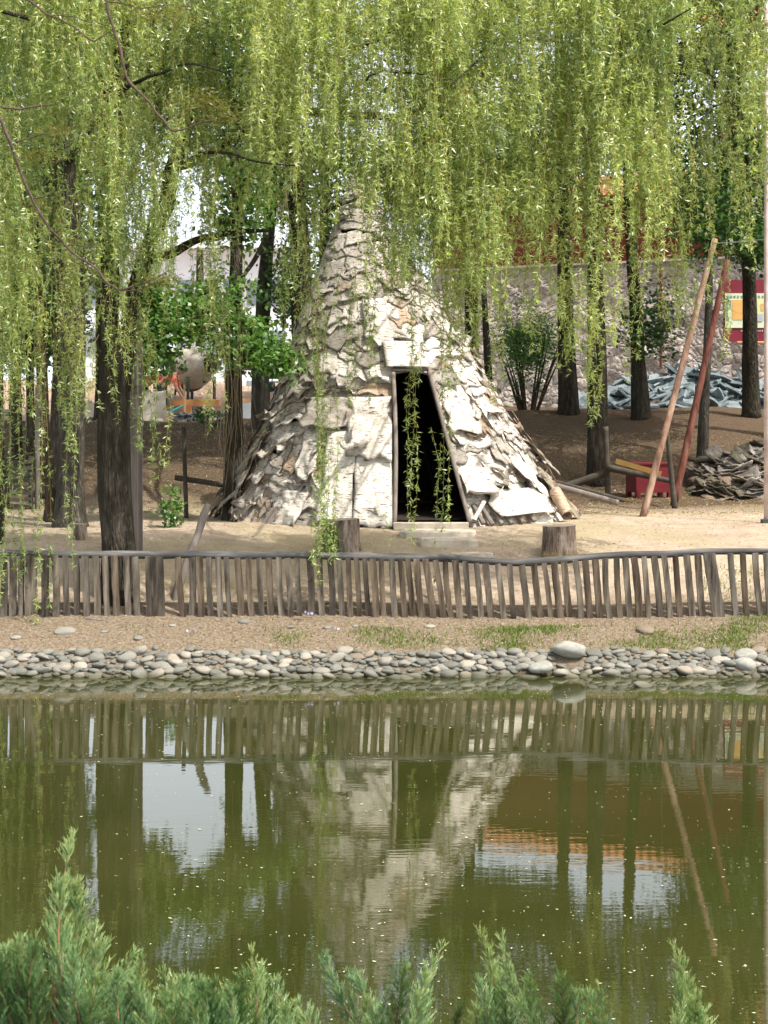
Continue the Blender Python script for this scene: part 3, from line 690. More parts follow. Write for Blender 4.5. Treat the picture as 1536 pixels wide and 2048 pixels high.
# background trees; crown blobs wholly out of view are added to shade the slope
def bg_tree(tr, mat, label, blobs, limbs=(), tone=.5, name='broadleaf_tree', leaf=(0.125, 0.085), cr=.3, group='broadleaf trees behind the clearing', material='broad', **k):
    t_ = tree(name, tr, mat, label, group=group, limbs=limbs, sides=10, **k)
    b_ = MB()
    xt = tr[0][0]; blobs = list(blobs) + [(xt + rnd.uniform(-40, 40), rnd.uniform(-150, 60), max(tr[-1][3], 26), 190, 150, 130)]
    for (px, py, d, rx, ry, n) in blobs:
        s = d / F_PX; clumpy(b_, P(px, py, d), (rx * s, rx * s * .8, ry * s), int(n * 1.25), 30, leaf, tone, cr)
    b_.build('crown', M[material], t_)
    return t_
bg_tree([(110, 1052, 44, 23.5), (116, 900, 34, 23.5), (122, 700, 32, 23.5), (118, 500, 26, 23.5), (110, 300, 20, 23.5)], BD, 'slim dark tree pressed close behind the grey-barked willow', [(90, 420, 24, 110, 130, 80)])
bg_tree([(84, 1005, 22, 26.5), (90, 940, 24, 26.5), (84, 760, 22, 26.3), (78, 600, 20, 26), (70, 400, 14, 26)], BB, 'reddish-brown thin tree behind the upright brown board', [(60, 560, 27, 110, 110, 120), (60, 300, 27, 120, 150, 120)])
bg_tree([(60, 985, 20, 27.5), (62, 860, 18, 27.5), (60, 700, 16, 27.5), (56, 500, 12, 27.5)], BD, 'thin dark tree nearest the slatted rack', [(30, 640, 28, 70, 80, 90)])
bg_tree([(34, 960, 22, 28.5), (34, 850, 20, 28.5), (32, 700, 18, 28.5), (26, 450, 14, 28.5)], BD, 'thin black trunk standing above the slatted rack', [(0, 520, 29, 90, 130, 110)])
bg_tree([(24, 868, 14, 33), (26, 780, 12, 33), (28, 650, 10, 33)], BB, 'distant reddish sapling by the pale stones at far left', [(20, 600, 33, 70, 80, 60)])
bg_tree([(-4, 1120, 26, 20.5), (-2, 900, 22, 20.5), (-4, 700, 20, 20.5), (-10, 300, 16, 20.5)], BD, 'dark trunk cut by the left edge of the photo', [(-60, 300, 21, 80, 160, 60)])
bg_tree([(468, 1035, 44, 23.6), (468, 880, 38, 23.6), (466, 740, 36, 23.6), (470, 620, 30, 23.6), (474, 460, 22, 23.8), (470, 300, 14, 24)], BD, 'dark tree with bright green leaves left of the bark tent', [(490, 690, 22.9, 56, 60, 62), (440, 600, 23.2, 70, 60, 24), (305, 690, 22.6, 36, 66, 50), (345, 640, 22.6, 40, 30, 16), (400, 640, 22.9, 50, 30, 12), (300, 600, 22.8, 50, 50, 34), (400, 620, 23, 36, 26, 16), (480, 400, 24, 60, 110, 50), (555, 722, 22.4, 40, 20, 18)], tone=.72, limbs=[[(466, 700, 14, 23.6), (400, 650, 9, 23.2), (320, 660, 5, 22.8)], [(470, 620, 12, 23.6), (540, 690, 7, 22.8), (580, 725, 4, 22.4)]], cr=.15, leaf=(.11, .075))
bg_tree([(524, 885, 40, 32), (522, 800, 36, 32), (520, 700, 32, 32), (530, 560, 28, 31.5), (540, 430, 26, 31), (545, 250, 20, 31)], BG, 'grey trunk rising from the top of the slope behind the tent flank', [(550, 330, 31, 90, 100, 80), (590, 560, 31, 36, 90, 50), (520, 120, 31, 110, 130, 80), (400, 200, 30, 110, 110, 110), (300, 130, 30, 110, 120, 100), (470, 300, 30, 60, 60, 36)], limbs=[[(540, 470, 12, 31), (480, 560, 8, 30.5), (440, 640, 5, 30.5)]])
bg_tree([(200, 870, 26, 35), (202, 760, 22, 35), (200, 500, 18, 35)], BD, 'bushy dark green tree between the two big willows', [(120, 520, 33, 60, 110, 90), (230, 240, 34, 120, 130, 130), (300, -190, 27, 190, 90, 110), (470, -190, 27, 180, 90, 110), (100, 640, 32, 60, 80, 90)], tone=.35)
bg_tree([(650, 850, 28, 38), (650, 600, 24, 38), (650, 300, 18, 38)], BD, 'broadleaf tree hidden behind the peak of the bark tent', [(800, -190, 27, 190, 90, 120), (1000, -190, 27, 180, 90, 110), (640, -190, 27, 180, 90, 110), (640, 360, 36, 110, 120, 120), (820, 340, 37, 100, 90, 110), (740, 120, 37, 140, 120, 70)])
bg_tree([(944, 860, 34, 34), (944, 700, 28, 34), (942, 600, 26, 34), (938, 400, 20, 34), (930, 150, 14, 34)], BD, 'dark tree just behind the right flank of the bark tent', [(930, 340, 34, 100, 90, 120), (960, 200, 34, 130, 120, 90)], tone=.4)
bg_tree([(980, 850, 18, 35), (976, 740, 15, 35), (970, 620, 12, 35), (960, 450, 9, 35)], BD, 'skinny sapling just right of the tent flank', [(990, 360, 34.6, 60, 60, 60)], tone=.5)
bg_tree([(1136, 828, 42, 36.2), (1134, 700, 34, 36.2), (1130, 580, 30, 36), (1126, 400, 24, 36), (1120, 150, 20, 36), (1112, -150, 14, 36)], BD, 'thick dark trunk between the shrub and the wide willow', [(1080, 330, 35.5, 90, 70, 110), (1130, 220, 36, 110, 110, 90)], tone=.4)
bg_tree([(1282, 848, 36, 35.5), (1276, 700, 27, 35.4), (1264, 520, 24, 35.2), (1258, 400, 22, 35), (1250, 200, 18, 35), (1246, 0, 12, 35)], BD, 'slender dark leaning tree in front of the slate heap', [(1300, -170, 28, 180, 100, 120), (1140, -170, 27, 160, 100, 100), (1240, 210, 35, 110, 150, 110), (1300, 640, 34.8, 45, 70, 30)], tone=.35)
bg_tree([(1404, 925, 22, 31.5), (1412, 760, 18, 31.5), (1418, 600, 15, 31.5), (1420, 420, 12, 31.5)], BG, 'pale thin trunk between the slanting poles and the bark heap', [(1400, 150, 32, 100, 100, 90), (1340, 320, 32, 80, 60, 50), (1420, 420, 31.5, 80, 100, 70)], tone=.4)
bg_tree([(1600, 870, 40, 33), (1590, 600, 30, 33), (1570, 300, 22, 33)], BD, 'dark green tree leaning in from beyond the right edge', [(1500, 330, 33, 110, 170, 200), (1650, -160, 27, 200, 110, 130), (1850, -160, 27, 200, 110, 130), (2050, -160, 27, 200, 110, 120), (1500, -170, 28, 180, 100, 120), (1460, 440, 33, 60, 40, 50), (1525, 500, 32, 36, 30, 30)], tone=.25)  # high far-right blobs are unseen, added to shade the right-hand slope
bg_tree([(400, 800, 20, 46), (400, 500, 14, 46)], BD, 'far tree standing between site and white building', [(410, 130, 46, 150, 70, 70), (120, 400, 46, 70, 110, 70)], tone=.4)

# shrubs by the wall
sh_ = empty('shrub', (P(1056, 820, 37)[0], 37, gz(P(1056, 820, 37)[0], 37)), 'many-stemmed leafy shrub before the rough stone wall', 'shrub')
b_ = MB(); x0, z0 = sh_.location[0], sh_.location[2]
for k in range(15):
    a = rnd.uniform(-1, 1); b2 = rnd.uniform(-.4, .4); h = rnd.uniform(1.3, 2.3); st = np.array([x0 + a * .25, 37 + b2 * .3, z0 - .05])
    tube(b_, [st, st + [a * .35, b2 * .3, h * .5], st + [a * .75, b2 * .7, h]], [.035, .025, .008], 6, 8, .1, k)
b_.build('stem', M['bark_brown'], sh_)
b_ = MB(); s = 37 / F_PX
clumpy(b_, P(1060, 690, 37), (62 * s, .5, 50 * s), 150, 24, (.1, .05), .75, .2); clumpy(b_, P(1050, 640, 37), (60 * s, .5, 50 * s), 60, 22, (.08, .035), .6, .2); clumpy(b_, P(1050, 775, 36.8), (50 * s, .4, 30 * s), 18, 18, (.08, .04), .4, .12)
b_.build('foliage', M['broad'], sh_)
def small_plant(px, d, h, w_, n, label, name='shrub', tone=.7, leaf=(.07, .05)):
    x = (px - 768) / F_PX * d; z = gz(x, d); e = empty(name, (x, d, z), label, 'plant')
    b_ = MB(); 
    for k in range(5): tube(b_, [(x, d, z - .02), (x + rnd.uniform(-w_, w_) * .5, d, z + h * rnd.uniform(.6, 1))], [.006, .003], 5, 3)
    b_.build('stem', M['dry_twig'], e); b_ = MB(); clumpy(b_, (x, d, z + h * .5), (w_, w_, h * .5), n, 14, leaf, tone, .05); b_.build('foliage', M['broad'], e)
small_plant(345, 22.0, .62, .13, 34, 'knee-high bright green plant growing left of the bark tent')
small_plant(655, 19.75, .4, .12, 26, 'low leafy plant against the left-hand sawn stump', tone=.8, leaf=(.06, .03))
small_plant(418, 32.2, .5, .4, 26, 'low green plant near the top of the shaded slope', tone=.3)
small_plant(222, 34.5, .55, .3, 20, 'small yellowish bush by the rubble beyond the slope', tone=.9)
print('trees')

# ------------------------------------------------------------------ willow crowns
BX = [-80, 0, 60, 120, 180, 260, 330, 380, 430, 480, 540, 600, 640, 700, 760, 800, 860, 900, 950, 1000, 1060, 1120, 1190, 1230, 1280, 1340, 1380, 1440, 1500, 1620]
BYv = [900, 860, 760, 690, 640, 600, 700, 560, 760, 540, 470, 560, 640, 430, 500, 600, 540, 600, 680, 620, 580, 660, 720, 520, 500, 560, 580, 480, 440, 460]
crowns = {k: (MB(), MB()) for k in 'ABCDE'}
def clusters(key, n, x0, x1, d0, d1, ymin, frac_low=.4, spc=(7, 15), tone=.55, bmul=1.0, leaf=.055, cut=None, lenr=(.9, 2.6)):
    tops, lens = [], []
    mbL, mbS = crowns[key]
    for _ in range(n):
        px = rnd.uniform(x0, x1)
        if float(vnoise(np.array([[px / 75.0, d0, 0]]), 1.0, 5)[0]) < -.35 and rnd.random() < .75: continue
        B = float(np.interp(px, BX, BYv)) * bmul
        if cut is not None: B = min(B, cut)
        low = rnd.random() < frac_low * .45
        yb = B - abs(rnd.gauss(0, 70)) if low else ymin + 150 + (B - ymin - 150) * rnd.random() ** 1.25
        if not low and yb > .62 * B and rnd.random() < .45: continue
        d = rnd.uniform(d0, d1); c = P(px, yb, d); m = rnd.randint(*spc) if not low else rnd.randint(2, 6); L = rnd.uniform(*lenr) * (1 if low else rnd.choice([.45, .7, 1]))
        for _ in range(m):
            l = L * rnd.uniform(.55, 1.05)
            tops.append([c[0] + rnd.gauss(0, .11), c[1] + rnd.gauss(0, .13), c[2] + L + rnd.gauss(0, .1)]); lens.append(l)
    strands(mbL, mbS, np.array(tops), np.array(lens), tone=tone, leaf=leaf)
def singles(key, lst, tone=.55):
    mbL, mbS = crowns[key]; tops, lens = [], []
    for (px, yt, yb, d, n) in lst:
        for _ in range(n):
            t_ = P(px + rnd.gauss(0, 8), yt + rnd.gauss(0, 20), d + rnd.gauss(0, .1)); b2 = P(px, yb + rnd.gauss(0, 25), d)
            tops.append(t_); lens.append(max(.3, t_[2] - b2[2]))
    strands(mbL, mbS, np.array(tops), np.array(lens), dens=1.05, tone=tone, amps=(.01, .07), leaf=.052)
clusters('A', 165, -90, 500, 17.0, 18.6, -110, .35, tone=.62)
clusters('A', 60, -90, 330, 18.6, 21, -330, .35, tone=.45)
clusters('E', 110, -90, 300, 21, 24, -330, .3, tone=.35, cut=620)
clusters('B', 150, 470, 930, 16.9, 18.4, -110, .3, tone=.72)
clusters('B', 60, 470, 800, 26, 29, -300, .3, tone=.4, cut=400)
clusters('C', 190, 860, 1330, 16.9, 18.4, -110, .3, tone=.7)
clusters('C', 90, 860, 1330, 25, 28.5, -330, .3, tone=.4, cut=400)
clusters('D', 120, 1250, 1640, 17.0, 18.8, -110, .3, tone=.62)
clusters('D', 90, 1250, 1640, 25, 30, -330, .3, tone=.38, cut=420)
def veil(key, n, x0, x1, y0, y1, d0, d1, tone=.7):
    tops, lens = [], []
    for _ in range(n):
        px = rnd.uniform(x0, x1); yb = rnd.uniform(y0, y1); d = rnd.uniform(d0, d1); L = rnd.uniform(.6, 2.0); c = P(px, yb, d)
        for _ in range(rnd.randint(2, 4)): tops.append([c[0] + rnd.gauss(0, .07), c[1] + rnd.gauss(0, .1), c[2] + L]); lens.append(L * rnd.uniform(.6, 1.05))
    strands(*crowns[key], np.array(tops), np.array(lens), dens=.9, tone=tone, leaf=.047, amps=(.02, .12))
veil('B', 46, 560, 960, 380, 640, 17, 18.4); veil('B', 22, 650, 800, 330, 470, 17, 18.6); veil('C', 34, 930, 1240, 420, 700, 17, 18.4); veil('D', 18, 1240, 1480, 380, 620, 17, 18.6); veil('A', 36, 0, 330, 560, 860, 17.2, 18.3); veil('A', 16, 330, 560, 420, 680, 17.2, 18.3); veil('B', 12, 600, 980, 560, 760, 17.4, 18.3); veil('A', 22, 330, 450, 250, 470, 17.2, 18.4); veil('B', 16, 760, 900, 380, 560, 17.2, 18.4)
singles('A', [(52, 640, 1150, 17.9, 4), (78, 600, 1180, 17.9, 3), (20, 650, 1130, 17.8, 4), (8, 800, 1180, 17.8, 2), (150, 560, 1120, 17.9, 2), (142, 520, 900, 17.9, 4), (120, 600, 820, 18, 4), (230, 560, 780, 18, 3), (262, 560, 700, 18, 2),
              (286, 640, 900, 18, 4), (305, 660, 935, 18, 4), (330, 760, 930, 18, 2), (395, 600, 700, 18, 3), (440, 560, 780, 18.1, 5), (420, 560, 840, 18.2, 3)])
singles('B', [(780, 330, 520, 18, 8), (800, 300, 560, 18.3, 8), (830, 330, 540, 18, 8), (860, 300, 570, 18.4, 8), (890, 350, 600, 18.2, 8), (915, 380, 620, 18.3, 7), (750, 260, 440, 18.2, 7), (720, 260, 400, 18, 7), (940, 300, 560, 18.2, 7), (636, 560, 1120, 18.0, 5), (650, 600, 1050, 18.0, 5), (668, 760, 1105, 18.0, 3), (700, 560, 790, 18.0, 5), (735, 520, 760, 18.0, 4), (820, 560, 1050, 18.0, 3), (812, 600, 940, 18, 1), (826, 520, 800, 18.0, 2), (878, 620, 1060, 18.0, 2), (866, 840, 980, 18, 1), (890, 560, 760, 18.0, 6),
              (860, 900, 1160, 18.0, 1), (905, 560, 700, 18.0, 6), (930, 540, 720, 18.3, 6), (750, 480, 690, 18.0, 5), (560, 520, 640, 18.0, 5), (600, 560, 720, 18.0, 3), (770, 1000, 1110, 18.0, 1)])
singles('C', [(1190, 560, 830, 18.3, 6), (1180, 560, 760, 18.3, 6), (1130, 560, 740, 18.3, 7), (1148, 600, 700, 18.3, 5), (1262, 560, 790, 18.3, 2), (1275, 520, 700, 18.3, 3), (1000, 560, 720, 18.3, 6), (960, 560, 700, 18.3, 6), (1060, 520, 660, 18.3, 6), (985, 600, 800, 18.3, 3)])
singles('D', [(1370, 420, 640, 18.3, 8), (1362, 460, 620, 18.3, 5), (1440, 480, 700, 18.3, 3), (1425, 470, 600, 18.3, 3), (1320, 480, 610, 18.3, 4), (1345, 500, 660, 18.3, 3), (1500, 380, 500, 18.3, 5), (1450, 620, 720, 18.3, 2)])
# high crowns above the frame: they shade the slope and the wall foot
for key, lst in (('A', [(150, -520, 20, 5.0, 60), (420, -380, 24, 4, 40)]), ('B', [(650, -400, 27.5, 3.2, 60), (560, -420, 31, 3.5, 60)]), ('C', [(1150, -260, 29, 3.6, 80), (1000, -420, 31, 3.6, 60)]), ('D', [(1450, -250, 31, 4.0, 90), (1300, -350, 33, 3.5, 50)]), ('E', [(60, -420, 24, 3.5, 60), (300, -350, 28, 4, 70)])):
    for (px, py, d, r, n) in lst:
        c = P(px, py, d); tp = c + rng.normal(0, .5, (n * 9, 3)) * np.array([r, r * .8, 1.2])
        strands(*crowns[key], tp, rng.uniform(.8, 2.2, n * 9), dens=.45, leaf=.1, tone=.5)
for key, t_ in zip('ABCDE', (W1, W2, W3, W4, W5)):
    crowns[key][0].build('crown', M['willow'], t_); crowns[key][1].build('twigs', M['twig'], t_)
# bare hanging twigs at left of tent, part of the dark leafy willow W2
b_ = MB(); S = 30; tx = rng.uniform(425, 500, S); K = 12; t = np.linspace(0, 1, K)
pts = np.zeros((S, K, 3))
for s in range(S):
    y1 = rnd.uniform(820, 1060); y0 = rnd.uniform(560, 700); dd = 18.7 + rnd.uniform(-.2, .2); ph = rnd.uniform(0, 6); am = rnd.uniform(.01, .05); dr_ = rnd.uniform(-22, 22)
    for k in range(K): pts[s, k] = P(tx[s] + dr_ * t[k] ** 1.5, y0 + (y1 - y0) * t[k], dd) + [am * math.sin(ph + 5 * t[k]), am * math.cos(ph + 4 * t[k]), 0]
ribbon3(b_, pts, .0017); b_.build('bare_twigs', M['dry_twig'], W1)
print('willows')

# ------------------------------------------------------------------ near overhanging branches (close to the camera)
def near_branch(label, curves, tufts, d):
    q = P(curves[0][0][0], curves[0][0][1], d); e = empty('overhanging_branch', q, label, 'branch', 'bare branches reaching in from above')
    b_ = MB()
    for cv in curves:
        pp = np.array([P(a, b, d + (c if len(t3) > 3 else 0)) for t3 in cv for a, b, c in [(t3[0], t3[1], 0)]]); rr = [t3[2] * .75 / 2 / F_PX * d for t3 in cv]
        q2, r2 = resample(pp, rr, len(cv) * 7); q2 = q2 + .012 * np.stack([fbm(q2, 9, 3, s_) for s_ in (1, 2, 3)], 1); r2 = r2 * (1 + .25 * vnoise(q2, 22, 4)); tube(b_, q2, r2, 7)
    b_.build('stem', M['redtwig'], e, smooth=True)
    b_ = MB()
    for (px, py, r, n) in tufts:
        c = P(px, py, d); m = n * 26; pos = c + rng.normal(0, r / F_PX * d * .5, (m, 3)) * np.array([1.2, .6, .5]); dd = rng.normal(size=(m, 3)) * np.array([1, 1, .4])
        add_leaves(b_, pos, dd, rng.uniform(.012, .03, m), rng.uniform(.004, .007, m), rng.uniform(.2, .6, m))
    b_.build('foliage', M['leaf_olive'], e)
M['leaf_olive'] = mat_leaf('olive_leaflet', (0.09, 0.09, 0.015), (0.17, 0.17, 0.03), (0.26, 0.24, 0.07), .5, .03)
near_branch('long brown branch curving down from the left edge', [[(-40, 160, 9), (0, 235, 9), (40, 330, 8), (62, 400, 8), (100, 455, 7), (130, 495, 6), (180, 535, 6), (235, 580, 5), (290, 570, 4), (340, 540, 3)], [(62, 395, 5), (90, 398, 4), (108, 385, 3)], [(30, 285, 5), (65, 270, 4), (110, 268, 2)], [(125, 492, 4), (160, 492, 3), (200, 495, 2)], [(225, 572, 4), (270, 585, 3), (330, 560, 2)]],
            [(75, 310, 40, 7), (320, 560, 36, 9), (110, 262, 30, 5)], 6.2)
near_branch('forked brown branch dropping from the top edge above the thick willow', [[(190, -80, 9), (212, 0, 8), (228, 60, 8), (245, 110, 8), (255, 160, 7), (290, 200, 7), (330, 240, 6), (352, 264, 6), (385, 254, 5), (415, 238, 4), (460, 230, 2)], [(212, 5, 6), (250, 8, 4), (290, 14, 3), (380, 12, 2)], [(-10, -20, 6), (50, 0, 6), (90, 30, 5), (140, 50, 4), (185, 82, 4), (230, 52, 3)], [(95, 33, 3), (150, 32, 3), (220, 50, 2)], [(0, 212, 5), (35, 220, 5), (70, 216, 4), (105, 210, 3)]],
            [(400, 200, 46, 12), (450, 230, 40, 8), (350, 30, 60, 10), (290, 20, 40, 6)], 5.9)

# ------------------------------------------------------------------ picket fence
FY = 18.1
tops_l = [16, 52, 85, 110, 135, 180, 218, 262, 303, 340, 382, 420, 458, 505, 540, 592, 628, 712, 768, 797, 835, 872, 905, 950, 993, 1035, 1075, 1115, 1148, 1188, 1238, 1278, 1320, 1355, 1392, 1425, 1458, 1490, 1525]
bots_l = [14, 50, 85, 112, 140, 182, 225, 270, 308, 348, 392, 430, 470, 515, 550, 598, 635, 735, 768, 805, 845, 885, 920, 965, 1010, 1050, 1085, 1128, 1165, 1200, 1245, 1290, 1330, 1370, 1402, 1440, 1475, 1505, 1536]
tops_r = [30, 65, 95, 130, 165, 205, 245, 285, 325, 370, 405, 455, 503, 550, 600, 640, 680, 720, 765, 805, 845, 885, 930, 965, 1000, 1040, 1080, 1120, 1165, 1210, 1255, 1300, 1385, 1435, 1485, 1530]
bots_r = [45, 85, 120, 155, 200, 240, 272, 305, 345, 390, 430, 480, 520, 580, 630, 668, 708, 745, 788, 825, 865, 905, 945, 985, 1022, 1060, 1105, 1145, 1185, 1235, 1275, 1340, 1410, 1452, 1510, 1545]
pk = [(a / 2, b / 2) for a, b in zip(tops_l, bots_l)] + [(a / 2 + 768, b / 2 + 768) for a, b in zip(tops_r, bots_r)]
pk += [(-14 - 21 * k, -15 - 21 * k) for k in range(8)] + [(1554 + 21 * k, 1560 + 21 * k) for k in range(8)]
railx = [-200, 0, 300, 600, 800, 900, 960, 1040, 1150, 1230, 1300, 1420, 1536, 1760]; raily = [1106, 1106, 1109, 1112, 1113, 1117, 1122, 1126, 1117, 1111, 1109, 1104, 1102, 1100]
fence = empty('picket_fence', (0, FY, .5), 'low rustic fence of uneven grey-brown pickets under a dark log rail', 'fence')
q = np.array([P(a, b, FY) for a, b in zip(railx, raily)]); b_ = MB(); q2, r2 = resample(q, [.046] * len(q), 130)
q2[:, 2] += .012 * vnoise(q2, 2.2, 4) ; q2[:, 1] += .015 * vnoise(q2, 1.7, 6); r2 = r2 * (1 + .16 * vnoise(q2, 1.3, 8)); tube(b_, q2, r2, 12, None, .12, 3); b_.build('rail', M['rail'], fence, smooth=True)
for k, (a, b) in enumerate(pk):
    ww = rnd.uniform(9.8, 13.5); ww = 24 if k == 16 or abs(b - (768 + 670)) < 3 else ww
    if k in (3, 4): ww = 12
    tint = rnd.choice([(1, 1, 1), (1.1, 1.07, 1.02), (.72, .7, .68), (1.0, .9, .8), (.8, .7, .62), (1.15, 1.13, 1.1)])
    yt = float(np.interp(a, railx, raily)) + 4; dd = FY + rnd.uniform(-.02, .03) - .055
    pa = P(b, 1237, dd); pa[2] = gz(pa[0], dd) - .04; b_ = MB()
    beam(b_, pa, P(a, yt, dd), ww / F_PX * dd, rnd.uniform(.035, .055), np.array(tint) * rnd.uniform(.85, 1.1), bend=(rnd.gauss(0, .008), 0, 0), segs=7, seed=k, rough=.035, endcut=rnd.uniform(-.15,.15))
    b_.build('picket', M['picket'], fence)
ids_ = 0
stick = MB(); tube(stick, [P(346, 1236, 18.45), P(356, 1180, 18.5), P(378, 1110, 18.6), P(398, 1065, 18.7), P(405, 1035, 18.75), P(417, 1008, 18.8)], [.07, .062, .052, .05, .058, .042], 10, 26, .18, 5)
tag(stick.build('leaning_branch', M['totem'], None, smooth=True), 'thick crooked sawn branch propped up behind the fence', 'branch')
b_ = MB(); tube(b_, [P(330, 1200, 18.9), P(395, 1196, 18.95)], [.11, .1], 12, 8, .1, 9); b_ = b_.build('log', M['dark_log'], smooth=True); tag(b_, 'short dark log lying behind the fence at the crooked branch', 'log')
b_ = MB(); beam(b_, P(172, 1237, 17.93), P(258, 1250, 17.85), .03, .04, segs=5, rough=.1, seed=2); tag(b_.build('fallen_lath', M['totem']), 'fallen wooden lath lying in front of the fence', 'plank')

# ------------------------------------------------------------------ river stones
def ico(sub):
    bm_ = bpy.data.meshes.new('tmp'); import bmesh
    bm = bmesh.new(); bmesh.ops.create_icosphere(bm, subdivisions=sub, radius=1); bm.to_mesh(bm_); bm.free()
    v = np.zeros(len(bm_.vertices) * 3); bm_.vertices.foreach_get('co', v); f = np.array([list(p.vertices) for p in bm_.polygons]); bpy.data.meshes.remove(bm_)
    return v.reshape(-1, 3), f
IV, IF = ico(3)
protoV = []
for k in range(14):
    rr = np.random.default_rng(100 + k); v = IV.copy()
    v *= 1 + .16 * vnoise(v, .9, k + 3)[:, None] + .05 * vnoise(v, 2.2, k + 9)[:, None]
    for _ in range(3):
        n_ = rr.normal(size=3); n_ /= np.linalg.norm(n_); dd = v @ n_; lim = rr.uniform(.6, .85); v = v - np.clip(dd - lim, 0, None)[:, None] * n_ * .75
    protoV.append(v)
pm = []
def stone_mesh(k):
    b_ = MB(); b_.add(protoV[k], IF); o = b_.build('river_stone', M['stone'], smooth=True); return o
protos = [stone_mesh(k) for k in range(14)]
SL = []
for row in range(11):
    t = row / 10.0; x = -7.4
    while x < 7.4:
        s = rnd.choice([.03, .04, .05, .055, .065, .08, .1]) * rnd.uniform(.85, 1.15) * (1.05 if row < 4 else .85)
        x += s * 1.0
        y = 16.60 + t * .49 + rnd.gauss(0, .03) + .10 * float(vnoise(np.array([[x, 0, 0]]), .35, 4)[0]) * -1
        SL.append([x, y, s, row]); x += s * .93
bigs = [(1138, 1297, 17.05, .23, .15, .105, 'largest grey boulder, smooth and egg-shaped, on top of the stone band'), (1083, 1335, 16.75, .15, .12, .07, 'flat pale slab-like stone at the waterline below the largest boulder'),
        (1490, 1330, 16.9, .15, .12, .1, 'dark rounded boulder near the right end of the stone band'), (1492, 1312, 17.02, .15, .12, .09, 'broad grey boulder topping the right end of the stone band')]
cnt = 0; restst = MB()
vis = [s for s in SL if abs(s[0]) < 4.55]; vis.sort(key=lambda s: -s[2]); vis_ids = set(id(s) for s in vis[:292])
first = {k: True for k in range(14)}
for s in SL:
    x, y, r, row = s
    if any(abs(P(bb[0], 0, bb[2])[0] - x) < bb[3] * .8 and abs(bb[2] - y) < .12 for bb in bigs): continue
    k = rnd.randrange(14); z = gz(x, y) + r * .14
    sc = (r * rnd.uniform(.9, 1.3), r * rnd.uniform(.8, 1.05), r * rnd.uniform(.42, .64)); rot = (rnd.uniform(-.25, .45), rnd.uniform(-.3, .3), rnd.uniform(-.6, .6))
    if id(s) in vis_ids:
        o = protos[k] if first[k] else protos[k].copy()
        if not first[k]: COL.objects.link(o)
        first[k] = False; o.location = (x, y, z); o.scale = sc; o.rotation_euler = rot
        tag(o, 'one of the rounded grey river stones in the band along the pond edge', 'stone', 'river stones banked along the pond edge')
    else:
        v = (protoV[k] * np.array(sc)) @ np.array(mathutils.Euler(rot).to_matrix()).T + np.array([x, y, z]); restst.add(v, IF)
tag(restst.build('pebbles', M['stone'], smooth=True), 'smaller grey stones filling the band along the pond edge', kind='stuff', group='river stones banked along the pond edge')
for k, (px, py, d, rx, ry, rz, lab) in enumerate(bigs):
    c = P(px, py, d); o = MB().add(protoV[(0, 4, 5, 7)[k]], IF).build('boulder', M['boulder'], smooth=True); o.location = c; o.scale = (rx, ry, rz); o.rotation_euler = (.1, .12 * (-1) ** k, rnd.uniform(-.2, .2)); tag(o, lab, 'boulder')
for (px, py, r, lab) in ((32, 1276, .075, 'rounded half-buried stone at the far left of the earth bank'), (130, 1262, .13, 'flat half-buried pale rock on the left of the earth bank'), (278, 1277, .07, 'small pale half-buried stone on the bank in front of the crooked branch'), (208, 1262, .045, 'small white stone near the fallen lath'), (345, 1245, .05, 'pale pebble on the bank in front of the fence gap'), (489, 1233, .08, 'flat grey stone at the foot of the fence pickets'),
                      (580, 1250, .055, 'pale stone with rounded corners near the lilac flowers'), (655, 1252, .06, 'pinkish flat stone right of the lilac flowers'), (711, 1247, .05, 'grey stone half-way along the bank at the fence foot'), (860, 1243, .07, 'dark round stone on the bank in front of the fence'), (1292, 1253, .14, 'flat pale stone on the bank before the wide crooked picket')):
    d = 17.9 - (py - 1230) / 70 * .75; x = (px - 768) / F_PX * d; o = protos[rnd.randrange(14)].copy(); COL.objects.link(o); o.location = (x, d, gz(x, d) + .005); o.scale = (r, r * .8, r * .4); o.rotation_euler = (.2, 0, rnd.uniform(-1, 1)); o['label'] = lab; o['category'] = 'stone'; o['group'] = 'stones lying on the bank'
o = protos[2].copy(); COL.objects.link(o); o.location = (P(1288, 1374, 0)[0] * 0 + (1288 - 768) / F_PX * 16.15, 16.15, .0); o.scale = (.14, .1, .045); tag(o, 'single wet stone poking out of the water off the right bank', 'stone')

